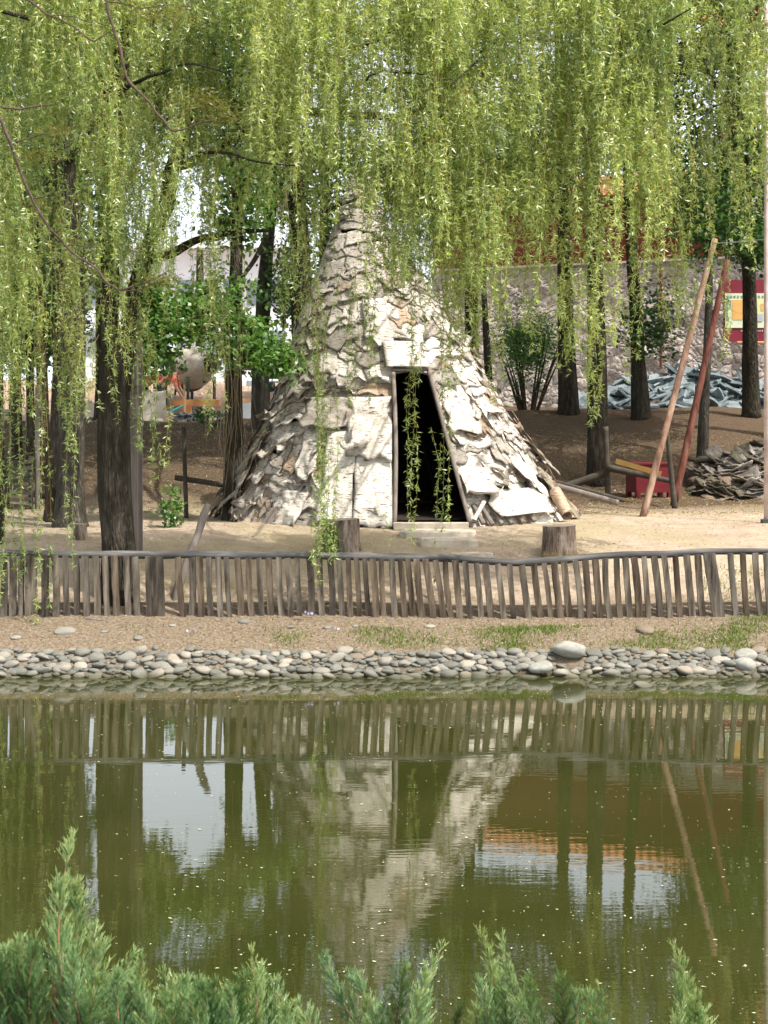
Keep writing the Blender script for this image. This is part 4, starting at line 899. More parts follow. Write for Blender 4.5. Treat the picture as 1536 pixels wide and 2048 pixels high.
# ------------------------------------------------------------------ stumps, steps, posts, logs
def stump(px, d, wpx, hpx, label, cavity=False, lean=0):
    x = (px - 768) / F_PX * d; z = gz(x, d); r = wpx / 2 / F_PX * d; h = hpx / F_PX * d
    e = empty('tree_stump', (x, d, z), label, 'stump', 'sawn stumps on the clearing')
    n = 30; k = 12; a = np.linspace(0, 2 * np.pi, n, endpoint=False); t = np.linspace(0, 1, k)
    A, T = np.meshgrid(a, t); rr = r * (1.08 - .1 * T + .14 * np.exp(-T * 7)) * (1 + .09 * vnoise(np.stack([np.cos(A), np.sin(A), A * 0 + px], -1), 1.6, 3) + .04 * vnoise(np.stack([np.cos(A) * 5, np.sin(A) * 5, T], -1), 1.5, 5))
    if cavity: rr *= 1 - .3 * np.exp(-((A - 4.9) / .22) ** 2) * np.clip(1.1 - T * 1.2, 0, 1) - .15 * np.exp(-((A - 4.3) / .15) ** 2) * np.clip(.8 - T, 0, 1)
    Z = T * h * (1 + lean * np.cos(A)) - .05 * (1 - T)
    V = np.stack([x + rr * np.cos(A), d + rr * np.sin(A), z + Z], -1).reshape(-1, 3); i_ = np.arange(k - 1)[:, None] * n; j = np.arange(n)[None]; j2 = (j + 1) % n
    b_ = MB(); b_.add(V - np.array([x, d, z]), np.stack([i_ + j, i_ + j2, i_ + j2 + n, i_ + j + n], -1).reshape(-1, 4)); s_ = b_.build('trunk_side', M['stump'], None, smooth=True); s_.parent = e
    top = V[-n:] - np.array([x, d, z]); c = top.mean(0); inner = c + (top - c) * .55 - [0, 0, .01]
    b_ = MB(); b_.add(np.concatenate([top, inner, [c]]), [np.array([[q_, (q_ + 1) % n, n + (q_ + 1) % n, n + q_] for q_ in range(n)]), np.array([[n + q_, n + (q_ + 1) % n, 2 * n] for q_ in range(n)])]); s_ = b_.build('cut_face', M['stump_top'], None); s_.parent = e
    return x, d, z
stump(686, 20.0, 66, 60, 'gnarled hollowed stump left of the tent doorway', True, .03)
sx_, sd_, sz_ = stump(1117, 19.85, 66, 62, 'cracked cylindrical stump with dry straw at its foot, right of the doorway', False, .02)
stump(160, 20.7, 27, 30, 'tiny pale sawn stump at the foot of the grey-barked willow')
b_ = MB(); n = 500; a = rng.uniform(-2.9, -.2, n); rr = .2 + rng.uniform(-.03, .12, n)
pos = np.stack([sx_ + .03 + rr * np.cos(a), sd_ + rr * np.sin(a), sz_ + 0 * a], 1); dd = np.stack([rng.normal(.2, .6, n), rng.normal(-.3, .5, n), rng.uniform(.5, 1.2, n)], 1)
add_leaves(b_, pos, dd, rng.uniform(.06, .17, n), rng.uniform(.003, .006, n), rng.uniform(0, 1, n)); tag(b_.build('straw_tuft', M['straw']), 'tuft of dry yellow straw around the foot of the right stump', 'straw')

def slab(px0, px1, py, d, h, dep, label, name='stone_step', jit=.02, m='flag'):
    c = P((px0 + px1) / 2, py, d); w_ = (px1 - px0) / F_PX * d; z = gz(c[0], d); n = 22; a = np.linspace(0, 2 * np.pi, n, endpoint=False)
    sq = np.stack([np.sign(np.cos(a)) * np.abs(np.cos(a)) ** .45 * w_ / 2, np.sign(np.sin(a)) * np.abs(np.sin(a)) ** .5 * dep / 2], 1) * (1 + rng.normal(0, .035, (n, 1)))
    V = np.concatenate([np.c_[sq, np.full(n, -.03)], np.c_[sq * 1.0, np.full(n, h * .8)], np.c_[sq * .96, np.full(n, h)], [[0, 0, h]]]) + rng.normal(0, .003, (3 * n + 1, 3)) + np.array([c[0], d, z])
    F4 = np.array([[l * n + k, l * n + (k + 1) % n, (l + 1) * n + (k + 1) % n, (l + 1) * n + k] for l in (0, 1) for k in range(n)]); F3 = np.array([[2 * n + k, 2 * n + (k + 1) % n, 3 * n] for k in range(n)])
    b_ = MB(); b_.add(V, [F4, F3]); tag(b_.build(name, M[m]), label, 'step', 'stone slabs before the tent doorway')
slab(838, 955, 1085, 20.35, .085, .42, 'thick ragged stone step before the tent doorway'); slab(800, 945, 1066, 20.95, .07, .55, 'upper flat stone step right under the tent sill')
slab(900, 985, 1098, 19.85, .03, .26, 'thin pale slab lowest before the doorway'); slab(1000, 1062, 1107, 19.6, .03, .22, 'thin pale slab beside the right stump'); slab(700, 745, 1100, 19.8, .02, .2, 'thin slab on the ground right of the gnarled stump')

def post(name, a, b, wpx, m, label, cat='post', group=None, sides=10, d=None, thick=None, rough=.08):
    pa, pb = P(*a), P(*b); pa2 = pa.copy()
    b_ = MB(); tube(b_, [pa, (pa + pb) / 2, pb], [wpx[0] / 2 / F_PX * a[2], sum(wpx) / 4 / F_PX * (a[2] + b[2]) / 2, wpx[1] / 2 / F_PX * b[2]], sides, 18, rough, rnd.randrange(99))
    return tag(b_.build(name, m, smooth=True), label, cat, group)
def gpost(name, px, pyt, d, w_, m, label, cat='post', **k):
    x = (px - 768) / F_PX * d; z = gz(x, d); py = HZ + (CAMZ - z + .05) / d * F_PX; return post(name, (px, py, d), (px - k.pop('dx', 0), pyt, d), (w_, w_ * .92), m, label, cat, **k)
# carved post
td = 19.6; tx0 = (268 - 768) / F_PX * td; tgz = gz(tx0, td)
tot = empty('carved_post', (tx0, td, tgz), 'tall squared grey post with stepped notches beside the thick willow', 'post')
def tpc(x0, x1, y0, y1, name, dz_=0, dp=.16):
    a, b = P(x0, y1, td), P(x1, y0, td); b_ = MB(); box(b_, ((a[0] + b[0]) / 2, td - dz_, (a[2] + b[2]) / 2), (b[0] - a[0], dp, b[2] - a[2]), jit=.003); b_.build(name, M['totem'], tot)
x_, y_ = 268, 837
bt = HZ + (CAMZ - tgz + .05) / td * F_PX
tpc(258, 276, 838, bt, 'shaft'); tpc(274, 282, 680, bt, 'back_board', -.1, .05); tpc(254, 276, 790, 837, 'carved_block', .06, .26); tpc(262, 276, 773, 791, 'carved_block', .0, .14)
tpc(255, 276, 725, 772, 'carved_block', .05, .24); tpc(262, 276, 705, 726, 'carved_block', 0, .14); tpc(264, 279, 680, 706, 'carved_block', .03, .2)
gpost('upright_board', 97, 900, 22.9, 15, M['bark_brown'], 'upright flat brown post behind the grey-barked willow', sides=4, rough=.03)
gpost('upright_board', 75, 770, 25.5, 11, M['totem'], 'thin pale upright post between thin trunks at far left', sides=4, rough=.03)
gpost('wooden_post', 373, 853, 24, 9, M['dark_log'], 'thin dark post holding the low beam left of the tent', dx=6)
post('low_beam', (350, 955, 24.1), (480, 975, 24.1), (12, 11), M['dark_log'], 'low dark beam crossing the thin post left of the tent', 'beam')
post('low_beam', (70, 985, 26), (96, 990, 26), (20, 20), M['dark_log'], 'dark log end behind the upright brown post', 'beam')
# slatted rack at far left
rk = empty('slatted_rack', (P(38, 1000, 25.5)[0], 25.5, gz(P(38, 1000, 25.5)[0], 25.5)), 'dark slatted wooden rack standing at the far left', 'rack')
for k in range(8):
    b_ = MB(); yy = 925 + k * 12.5; a = P(8, yy, 25.4); b = P(64, yy - 2, 25.4); beam(b_, a, b, .07, .03, segs=2); b_.build('slat', M['dark_log'], rk)
for px in (14, 62):
    b_ = MB(); a = P(px, 912, 25.45); b = P(px, 1045, 25.45); b[2] = gz(b[0], 25.45) - .03; beam(b_, b, a, .07, .06, segs=2); b_.build('upright', M['dark_log'], rk)
b_ = MB(); a = P(46, 1012, 25.3); b = a.copy(); b[2] = gz(b[0], 25.3) - .03; beam(b_, b, a, .12, .06, segs=2); b_.build('upright', M['dark_log'], rk)
# right: rails, logs, poles
gpost('wooden_post', 1217, 853, 27.4, 12, M['dark_log'], 'dark post between the two log rails at the right', dx=6)
post('log_rail', (1100, 985, 27.6), (1213, 945, 27.5), (17, 15), M['dark_log'], 'log rail sloping from behind the tent to the dark post', 'log'); post('log_rail', (1215, 935, 27.3), (1346, 963, 26.9), (15, 10), M['dark_log'], 'log rail running in front of the red box', 'log')
post('log', (1112, 972, 25.0), (1236, 1006, 24.6), (14, 13), M['totem'], 'grey peeled log lying beside the right flank of the tent', 'log')
post('log', (1105, 962, 26.2), (1248, 1001, 25.6), (9, 9), M['dark_log'], 'thinner dark log lying behind the grey one', 'log')
post('leaning_pole', (1284, 1040, 23.6), (1430, 478, 24.3), (15, 11), M['pale_pole'], 'long peeled orange-brown pole slanting up to the right', 'pole', 'slanting poles of the drying frame', rough=.05)
post('leaning_pole', (1347, 1012, 26.2), (1455, 520, 26.6), (15, 12), M['red_pole'], 'dark red pole slanting up to the right', 'pole', 'slanting poles of the drying frame', rough=.05)
post('leaning_pole', (1350, 1020, 25.8), (1333, 855, 25.7), (12, 9), M['dark_log'], 'short grey pole leaning against the crossing poles', 'pole', 'slanting poles of the drying frame')
gp = empty('steel_pole', (P(1533, 1045, 22.6)[0], 22.6, gz(P(1533, 1045, 22.6)[0], 22.6)), 'straight pale pinkish pole at the right edge on a small block', 'pole')
b_ = MB(); tube(b_, [P(1533, 1050, 22.6), P(1533, -40, 22.6)], [.042, .038], 14, 4); b_.build('shaft', M['pink_pole'], gp, smooth=True); b_ = MB(); c = P(1533, 1043, 22.6); box(b_, c, (.15, .15, .07)); b_.build('base_block', M['metal'], gp)
b_ = MB(); tube(b_, [P(1424, 487, 24.2), P(1480, 484, 23.4), P(1533, 478, 22.6)], [.009] * 3, 6, 12); tag(b_.build('wire', M['wire']), 'thin wire tied between the orange-brown pole and the pale pole', 'wire')
# red box with ochre board
rb = empty('red_box', (P(1300, 1000, 28.2)[0], 28.2, gz(P(1300, 1000, 28.2)[0], 28.2)), 'dark red wooden bin on small feet behind the slanting poles', 'box')
c = P(1300, 960, 28.2); bz = gz(c[0], 28.2); hh = P(1300, 928, 28.2)[2]
b_ = MB(); box(b_, (c[0], 28.3, (bz + .1 + hh) / 2), (.76, .5, hh - bz - .1), (0, 0, .25)); b_.build('body', M['redbox'], rb)
for k, (ax, ay) in enumerate(((-.36, -.23), (-.13, -.25), (.36, -.23), (.36, .23), (-.36, .23))):
    r_ = mathutils.Euler((0, 0, .25)).to_matrix() @ mathutils.Vector((ax, ay, 0)); b_ = MB(); box(b_, (c[0] + r_.x * .93, 28.3 + r_.y * .93, bz + .05), (.09, .09, .14), (0, 0, .25)); b_.build('foot', M['redbox'], rb)
b_ = MB(); box(b_, (c[0], 28.3, hh + .012), (.82, .56, .03), (0, 0, .25)); b_.build('lid', M['redbox'], rb)
b_ = MB(); beam(b_, P(1232, 922, 28.0), P(1322, 948, 27.7), .1, .05, segs=2); tag(b_.build('plank', M['ochre']), 'ochre board slanting down across the front of the red box', 'plank')

# ------------------------------------------------------------------ slate heap and bark heap
slp = MB(); Vb = np.array([[x, y, z] for x in (-.5, .5) for y in (-.5, .5) for z in (-.5, .5)], float)
def slate_proto(seed):
    rr = np.random.default_rng(seed); n = 7; a = np.sort(rr.uniform(0, 2 * np.pi, n) * .25 + np.linspace(0, 2 * np.pi, n, endpoint=False) * .75 + 0); r = rr.uniform(.38, .58, n)
    p = np.stack([np.cos(a) * r * 1.3, np.sin(a) * r], 1); V = np.concatenate([np.c_[p, np.full(n, -.04)], np.c_[p * .98, np.full(n, .04)]])
    b_ = MB(); b_.add(V, [np.array([[k, (k + 1) % n, n + (k + 1) % n, n + k] for k in range(n)]), np.array([list(range(n))[::-1]]), np.array([list(range(n, 2 * n))])]); return b_.build('slate_slab', M['slate'])
sp = [slate_proto(k) for k in range(6)]; used = set()
for k in range(210):
    px = rnd.uniform(1150, 1560) if k > 14 else rnd.uniform(1300, 1400); prof = float(np.interp(px, [1140, 1200, 1240, 1290, 1340, 1400, 1440, 1500, 1560], [5, 28, 55, 66, 84, 86, 62, 58, 45])); t = rnd.random() ** .8
    d = 38.6 - t * 1.2 * 0 + (rnd.uniform(-.9, .3)); d = 38.9 - (1 - t) * 1.7; x = (px - 768) / F_PX * d; z = gz(x, d) + t * prof / F_PX * 38 * .95
    j = rnd.randrange(6); o = sp[j] if j not in used else sp[j].copy()
    if j in used: COL.objects.link(o)
    used.add(j); s = rnd.uniform(.45, .95); o.location = (x, d, z + .03); o.scale = (s, s * .8, s * rnd.uniform(.6, 1.1)); o.rotation_euler = (rnd.uniform(.1, .75), rnd.gauss(0, .3) + (.25 if px > 1380 else -.25), rnd.uniform(-1.5, 1.5))
    tag(o, 'one of the blue-grey slabs heaped at the foot of the stone wall', 'slab', 'blue-grey slabs heaped by the wall')
def bark_piece(seed):
    rr = np.random.default_rng(seed); nu, nv = 8, 6; U, Vv = np.meshgrid(np.linspace(-.5, .5, nu), np.linspace(-.5, .5, nv))
    Z = .35 * U ** 2 * rr.uniform(-1, 1) + .18 * Vv ** 2 + .05 * vnoise(np.stack([U * 4, Vv * 4, U * 0], -1), 1.3, seed)
    jx = .06 * vnoise(np.stack([U * 0, Vv * 6, U * 0], -1), 1, seed + 3); V = np.stack([U + jx, Vv * .6, Z], -1).reshape(-1, 3); V2 = V - [0, 0, .03]; N = nu * nv
    ii = (np.arange(nv - 1)[:, None] * nu + np.arange(nu - 1)[None]).ravel(); F1 = np.stack([ii, ii + 1, ii + nu + 1, ii + nu], 1)
    bd = list(range(nu)) + [k * nu + nu - 1 for k in range(1, nv)] + [N - 1 - k for k in range(1, nu)] + [k * nu for k in range(nv - 2, 0, -1)]
    e = np.array([[bd[k] + N, bd[(k + 1) % len(bd)] + N, bd[(k + 1) % len(bd)], bd[k]] for k in range(len(bd))])
    b_ = MB(); b_.add(np.concatenate([V, V2]), [F1, F1[:, ::-1] + N, e], [CREAM * .55, GREYB * .55, MOSS * .5, TANB * .5][seed % 4]); return b_.build('bark_piece', M['birch'], smooth=True)
bp = [bark_piece(k) for k in range(8)]; used = set()
for k in range(95):
    px = rnd.uniform(1392, 1570); prof = float(np.interp(px, [1390, 1420, 1460, 1500, 1560], [12, 44, 62, 78, 84])); t = rnd.random(); d = 30.3 - (1 - t) * 1.9; x = (px - 768) / F_PX * d; z = gz(x, d) + t * prof / F_PX * 30 * .9
    j = rnd.randrange(8); o = bp[j] if j not in used else bp[j].copy()
    if j in used: COL.objects.link(o)
    used.add(j); s = rnd.uniform(.35, .8); o.location = (x, d, z + .05); o.scale = (s, s, s); o.rotation_euler = (rnd.uniform(-.2, .6), rnd.gauss(0, .35), rnd.uniform(-1, 1))
    tag(o, 'one of the curled dull bark pieces heaped right of the pale thin trunk', 'bark piece', 'bark pieces heaped on the slope')

# ------------------------------------------------------------------ wall, coping, notice board, hall
wl = empty('compound_wall', (6, 42, 3.2), 'long wall of rough pinkish stone with a dark red upper part and orange tiles', 'wall')
A = np.array([P(870, 0, 44.5)[0], 44.5]); Bp = np.array([P(1900, 0, 38.5)[0], 38.5]); dirw = (Bp - A); lw = np.linalg.norm(dirw); dirw /= lw; nrm = np.array([dirw[1], -dirw[0]])
if nrm[1] > 0: nrm = -nrm
ZW, ZR = 7.42, 9.25
def wallbox(z0, z1, thick, front, m, name, s0=0, s1=None):
    s1 = lw if s1 is None else s1; b_ = MB(); n0 = np.array([A[0], A[1]]) + dirw * s0; n1 = A + dirw * s1; V = []
    for z in (z0, z1):
        for p in (n0, n1):
            for f in (front, front - thick): q = p + nrm * f; V.append([q[0], q[1], z])
    b_.add(V, np.array([[0, 2, 6, 4], [3, 1, 5, 7], [1, 0, 4, 5], [2, 3, 7, 6], [4, 6, 7, 5], [0, 1, 3, 2]])); return b_.build(name, m, wl)
ns, nz = 200, 60; ss = np.linspace(0, lw, ns); zs = np.linspace(2.8, ZW, nz); S_, Z_ = np.meshgrid(ss, zs)
pp = A[None, None] + dirw * S_[..., None]; p3 = np.concatenate([pp, Z_[..., None]], -1); off = .25 + .05 * fbm(p3, 2.4, 3, 2); pp = pp + nrm * off[..., None]; p3 = np.concatenate([pp, Z_[..., None]], -1).reshape(-1, 3)
i_ = (np.arange(nz - 1)[:, None] * ns + np.arange(ns - 1)[None]).ravel(); b_ = MB(); b_.add(p3, np.stack([i_, i_ + 1, i_ + ns + 1, i_ + ns], 1)); b_.build('stone_face', M['masonry'], wl, smooth=True)
wallbox(2.8, ZW - .01, .5, .15, M['masonry'], 'core'); wallbox(ZW, ZW + .06, .7, .33, M['band'], 'string_course'); wallbox(ZW + .06, ZR, .5, .18, M['redwall'], 'red_upper_wall')
wallbox(ZR, ZR + .12, .8, .36, M['redwall'], 'cornice')
b_ = MB()
for k in range(int(lw / .24)):
    p = A + dirw * (k * .24 + .1)
    for sgn in (1, -1):
        q0 = np.array([*(p + nrm * (-.05)), ZR + .62]); q1 = np.array([*(p + nrm * (-.05 + sgn * .62)), ZR + .16]); tube(b_, [q0, q1], [.075, .075], 6)
q0 = np.array([*(A - nrm * .05), ZR + .66]); q1 = np.array([*(Bp - nrm * .05), ZR + .66]); tube(b_, [q0, q1], [.12, .12], 8)
for sgn in (1, -1):
    V = [[*(A - nrm * .05), ZR + .6], [*(Bp - nrm * .05), ZR + .6], [*(Bp + nrm * (-.05 + sgn * .6)), ZR + .13], [*(A + nrm * (-.05 + sgn * .6)), ZR + .13]]; b_.add(V, np.array([[0, 1, 2, 3]]))
b_.build('tile_coping', M['tile'], wl)
pi = P(1333, 0, 41.3); b_ = MB(); q_ = A + dirw * ((pi[0] - A[0]) / dirw[0]) + nrm * .42; tube(b_, [[q_[0], q_[1], 4.4], [q_[0], q_[1], 9.0]], [.045, .045], 8); tag(b_.build('drain_pipe', M['red_pole']), 'thin red vertical pipe running down the face of the stone wall', 'pipe')
for k in range(26):
    s = 1 + k * .5; q = A + dirw * s + nrm * .6; o = protos[k % 14].copy(); COL.objects.link(o); o.location = (q[0], q[1] - .3, gz(q[0], q[1] - .3) + .05); sss = rnd.uniform(.12, .25); o.scale = (sss, sss, sss * .7); tag(o, 'one of the pale rubble stones along the foot of the stone wall', 'stone', 'rubble stones at the wall foot')
# notice board
nb = empty('notice_board', P(1495, 690, 38.2), 'maroon notice board with a pale green map panel beside the wall', 'notice board')
bd_ = 38.6
def brect(x0, y0, x1, y1, m, name, lay, parent, th=.02):
    a, b = P(x0, y1, bd_), P(x1, y0, bd_); b_ = MB(); box(b_, ((a[0] + b[0]) / 2, bd_ - lay, (a[2] + b[2]) / 2), (b[0] - a[0], th, b[2] - a[2])); return b_.build(name, m, parent)
bb = brect(1447, 560, 1585, 684, M['maroon'], 'board', 0, nb, .1)
pn = brect(1449, 587, 1580, 656, M['panel'], 'map_panel', .065, nb)
brect(1463, 600, 1487, 640, M['maporange'], 'map_area', .08, pn, .006); brect(1505, 600, 1528, 640, M['mapyel'], 'map_area', .08, pn, .006); brect(1520, 608, 1545, 622, M['maporange'], 'map_area', .087, pn, .006); brect(1508, 628, 1524, 643, M['mapgrey'], 'map_area', .087, pn, .006); brect(1548, 600, 1575, 645, M['mapyel'], 'map_area', .08, pn, .006)
b_ = MB()
def glyph(b_, px, py, s, lay, seed):
    rr = random.Random(seed); 
    for k in range(3): a = P(px, py - s * .4 + s * .4 * k, bd_); box(b_, (a[0], bd_ - lay, a[2]), (s * rr.uniform(.6, 1) / F_PX * bd_, .004, s * .14 / F_PX * bd_))
    for k in range(2): a = P(px + (k - .5) * s * .5 * rr.uniform(.5, 1.2), py, bd_); box(b_, (a[0], bd_ - lay - .004, a[2]), (s * .14 / F_PX * bd_, .004, s * rr.uniform(.7, 1) / F_PX * bd_))
for k in range(18): glyph(b_, 1454 + k * 7, 594, 4.6, .082, k)
for k in range(7): glyph(b_, 1453.5, 603 + k * 6, 4.2, .082, 50 + k)
for k in range(3): glyph(b_, 1459.5, 603 + k * 6, 4.2, .082, 80 + k)
b_.build('lettering', M['mapgreen'], pn); b_ = MB()
for k in range(13): glyph(b_, 1482 + k * 4.6, 662, 3.2, .06, 20 + k)
b_.build('lettering', M['ink'], nb)
for px, w_ in ((1480, 6), (1516, 12), (1550, 6)): b_ = MB(); a, b = P(px - w_, 685, bd_ - .02), P(px + w_, 685, bd_ - .02); tube(b_, [a, b], [.045, .045], 10); b_.build('bottom_rail', M['orange'], nb)
for px in (1500, 1578):
    b_ = MB(); a = P(px, 686, bd_ + .02); b = a.copy(); b[2] = gz(a[0], a[1]) - .1; tube(b_, [a, b], [.05, .05], 8); b_.build('post', M['maroon'], nb)
# hall beyond the wall on the right
hl = empty('hall', (P(1640, 0, 50)[0], 50, 3.2), 'tall red hall with an orange tiled roof showing above the wall at top right', 'building')
hx0 = P(1545, 0, 50)[0]; b_ = MB(); box(b_, (hx0 + 7, 54, 9), (14, 8, 12)); b_.build('wall', M['redwall'], hl)
ex = P(1375, 0, 49)[0]; rz0 = P(0, 62, 49)[2]; b_ = MB()
ru = []
for k in range(70):
    x = ex + .12 + k * .26
    pr = [np.array([x, 48.9, rz0 + .35 * max(0, 1 - k / 9) ** 2]), np.array([x, 50.5, rz0 + .8]), np.array([x, 52.4, rz0 + 2.2]), np.array([x, 54, rz0 + 4.2])]; tube(b_, pr, [.09] * 4, 6); ru.append(pr)
Vr = np.array(ru).reshape(-1, 3) - [0, 0, .04]; i_ = (np.arange(69)[:, None] * 4 + np.arange(3)[None]).ravel(); b_.add(Vr, np.stack([i_, i_ + 4, i_ + 5, i_ + 1], 1))
b_.build('roof', M['tile'], hl); b_ = MB(); box(b_, (ex + 9.2, 51.2, rz0 - .15), (18, 4.4, .25)); b_.build('eave', M['redwall'], hl)
for k in range(5): b_ = MB(); box(b_, (hx0 + 1.5 + 3 * k, 49.95, 9), (1.6, .12, 4)); b_.build('window', M['maroon'], hl)

# ------------------------------------------------------------------ building site on the left
wb = empty('white_building', (P(380, 0, 75)[0], 75, 2.9), 'pale white building with window grid far behind the site', 'building')
xl, xr = P(150, 0, 75)[0], P(590, 0, 75)[0]; zt = P(0, 500, 75)[2]
b_ = MB(); box(b_, ((xl + xr) / 2, 79, (2.5 + zt) / 2), (xr - xl, 8, zt - 2.5)); b_.build('wall', M['white'], wb)
b_ = MB(); box(b_, ((xl + xr) / 2, 78.6, zt + .15), (xr - xl + .8, 9.4, .3)); b_.build('roof', M['white'], wb)
for r_ in range(3):
    for k in range(9):
        xx = xl + .9 + k * (xr - xl - 1.8) / 8; zz_ = 4.2 + r_ * 2.6
        if zz_ > zt - 1: continue
        b_ = MB(); box(b_, (xx, 74.98, zz_), (.8, .08, 1.3)); b_.build('window', M['glass'], wb)
def sbox(name, x0, y0, x1, y1, d, dep, m, label, cat, rot=0, ground_=True):
    a, b = P(x0, y1, d), P(x1, y0, d)
    if ground_: a[2] = min(a[2], gz((a[0] + b[0]) / 2, d) - .05)
    b_ = MB(); box(b_, ((a[0] + b[0]) / 2, d + dep / 2, (a[2] + b[2]) / 2), (b[0] - a[0], dep, b[2] - a[2]), (0, 0, rot), jit=.01); return tag(b_.build(name, m), label, cat)
sbox('formwork_board', 346, 800, 440, 812, 35.6, .06, M['orange'], 'long orange-brown formwork board edging the building site', 'board', ground_=False)
sbox('formwork_board', 482, 797, 512, 808, 35.6, .06, M['newwood'], 'light timber board seen between the two trunks left of the tent', 'board', ground_=False)
sbox('timber_stake', 366, 770, 371, 826, 35.3, .06, M['newwood'], 'thin new timber stake in front of the formwork board', 'stake')
sbox('concrete_block', 281, 784, 328, 818, 35.5, .5, M['concrete'], 'grey concrete block in front of the stooping workers', 'block', .15)
sbox('formwork_board', 360, 812, 382, 826, 35.9, .1, M['orange'], 'small dark orange panel under the formwork board', 'board')
sbox('white_sack', 484, 806, 500, 828, 35.2, .3, M['white'], 'white sack between the two trunks left of the tent', 'sack'); sbox('stone_kerb', 160, 806, 198, 816, 36, .4, M['concrete'], 'pale kerb slab seen between the two big willows', 'slab')
b_ = MB(); tube(b_, [P(337, 826, 35.2), P(366, 812, 35.3)], [.03, .03], 8); tag(b_.build('plastic_pipe', M['teal']), 'short teal pipe lying by the timber stake', 'pipe')
gpn = empty('green_hoarding', P(560, 800, 40), 'dark green panels on yellow posts behind the tent flank', 'hoarding')
for k in range(3):
    a = P(548, 722 + k * 26, 40); b_ = MB(); box(b_, (a[0], 40, a[2]), (1.1, .06, .28)); b_.build('panel', M['green_panel'], gpn)
for px in (536, 560): b_ = MB(); a = P(px, 710, 39.93); box(b_, (a[0], 39.93, (a[2] + gz(a[0], 40)) / 2), (.07, .06, a[2] - gz(a[0], 40))); b_.build('post', M['yellow'], gpn)
for k in range(34):
    px = rnd.choice([rnd.uniform(270, 520), rnd.uniform(0, 210)]); d = rnd.uniform(34.6, 37.5); x = (px - 768) / F_PX * d; r = rnd.uniform(.07, .17); o = protos[k % 14].copy(); COL.objects.link(o); o.location = (x, d, gz(x, d) + r * .2); o.scale = (r, r, r * .7); o.rotation_euler = (0, 0, rnd.uniform(0, 3)); tag(o, 'one of the pale rubble stones edging the building site', 'stone', 'rubble stones edging the building site')
b_ = MB(); c = P(405, 822, 35.2); n = 160
for k in range(n): box(b_, (c[0] + rnd.uniform(-.65, .75), c[1] + rnd.uniform(-.2, .2), gz(c[0], c[1]) + rnd.uniform(.0, .2)), (.12, .1, .03), (rnd.uniform(-.6, .6), rnd.uniform(-.6, .6), rnd.uniform(0, 3)))
tag(b_.build('rubble', M['slate']), 'grey slate rubble under the formwork board', kind='stuff')
# concrete mixer
md = 37.5; mc = P(384, 735, md); mx = empty('concrete_mixer', (mc[0], md, gz(mc[0], md)), 'cement-crusted concrete mixer with a round drum and open mouth', 'concrete mixer')
def lathe(prof, ax, c, n=28):
    ax = np.array(ax, float); ax /= np.linalg.norm(ax); u = np.cross(ax, [0, 0, 1.]); u /= np.linalg.norm(u); v = np.cross(ax, u); a = np.linspace(0, 2 * np.pi, n, endpoint=False); V = []
    for s, r in prof:
        for q in a: V.append(np.array(c) + ax * s + (u * math.cos(q) + v * math.sin(q)) * r)
    return np.array(V), np.array([[l * n + k, l * n + (k + 1) % n, (l + 1) * n + (k + 1) % n, (l + 1) * n + k] for l in range(len(prof) - 1) for k in range(n)])
ax = (.75, -.62, .12)
V, F_ = lathe([(-.62, .05), (-.6, .3), (-.45, .47), (-.2, .56), (.05, .57), (.3, .5), (.52, .36), (.7, .27), (.74, .28), (.7, .25), (.5, .33), (.2, .45), (-.2, .5), (-.5, .3), (-.55, .02)], ax, mc); b_ = MB(); b_.add(V, F_); dm = b_.build('drum', M['drum'], mx, smooth=True)
V, F_ = lathe([(-.16, .565), (-.16, .62), (-.06, .62), (-.06, .575)], ax, mc); b_ = MB(); b_.add(V, F_); b_.build('gear_ring', M['metal'], mx)
V, F_ = lathe([(.1, .01), (.12, .3), (.12, .32), (.08, .01)], ax, mc); b_ = MB(); b_.add(V, F_); b_.build('blade', M['metal'], dm)
axn = np.array(ax) / np.linalg.norm(ax)
for sgn in (-1, 1):
    for s0 in (-.5, .35):
        p0 = mc + axn * s0 + np.array([.3 * sgn, .3 * sgn, -.3]); p1 = p0.copy(); p1[2] = gz(p0[0], p0[1]) - .05; b_ = MB(); tube(b_, [p0, p1], [.04, .04], 8); b_.build('leg', M['metal'], mx)
b_ = MB(); tube(b_, [mc - axn * .9 + [0, 0, -.25], mc + axn * .5 + [0, 0, -.42]], [.05, .05], 8); b_.build('frame', M['metal'], mx)
b_ = MB(); V, F_ = lathe([(-.04, .02), (-.04, .2), (.04, .2), (.04, .02)], (0.2, -1, 0), P(366, 672, md + .2), 20); b_.add(V, F_); b_.build('hand_wheel', M['metal'], mx); b_ = MB(); tube(b_, [P(366, 672, md + .2), P(350, 790, md + .3)], [.03, .03], 6); b_.build('wheel_post', M['metal'], mx)
b_ = MB(); box(b_, P(345, 730, md + .5), (.55, .5, .8)); b_.build('motor_housing', M['concrete'], mx)

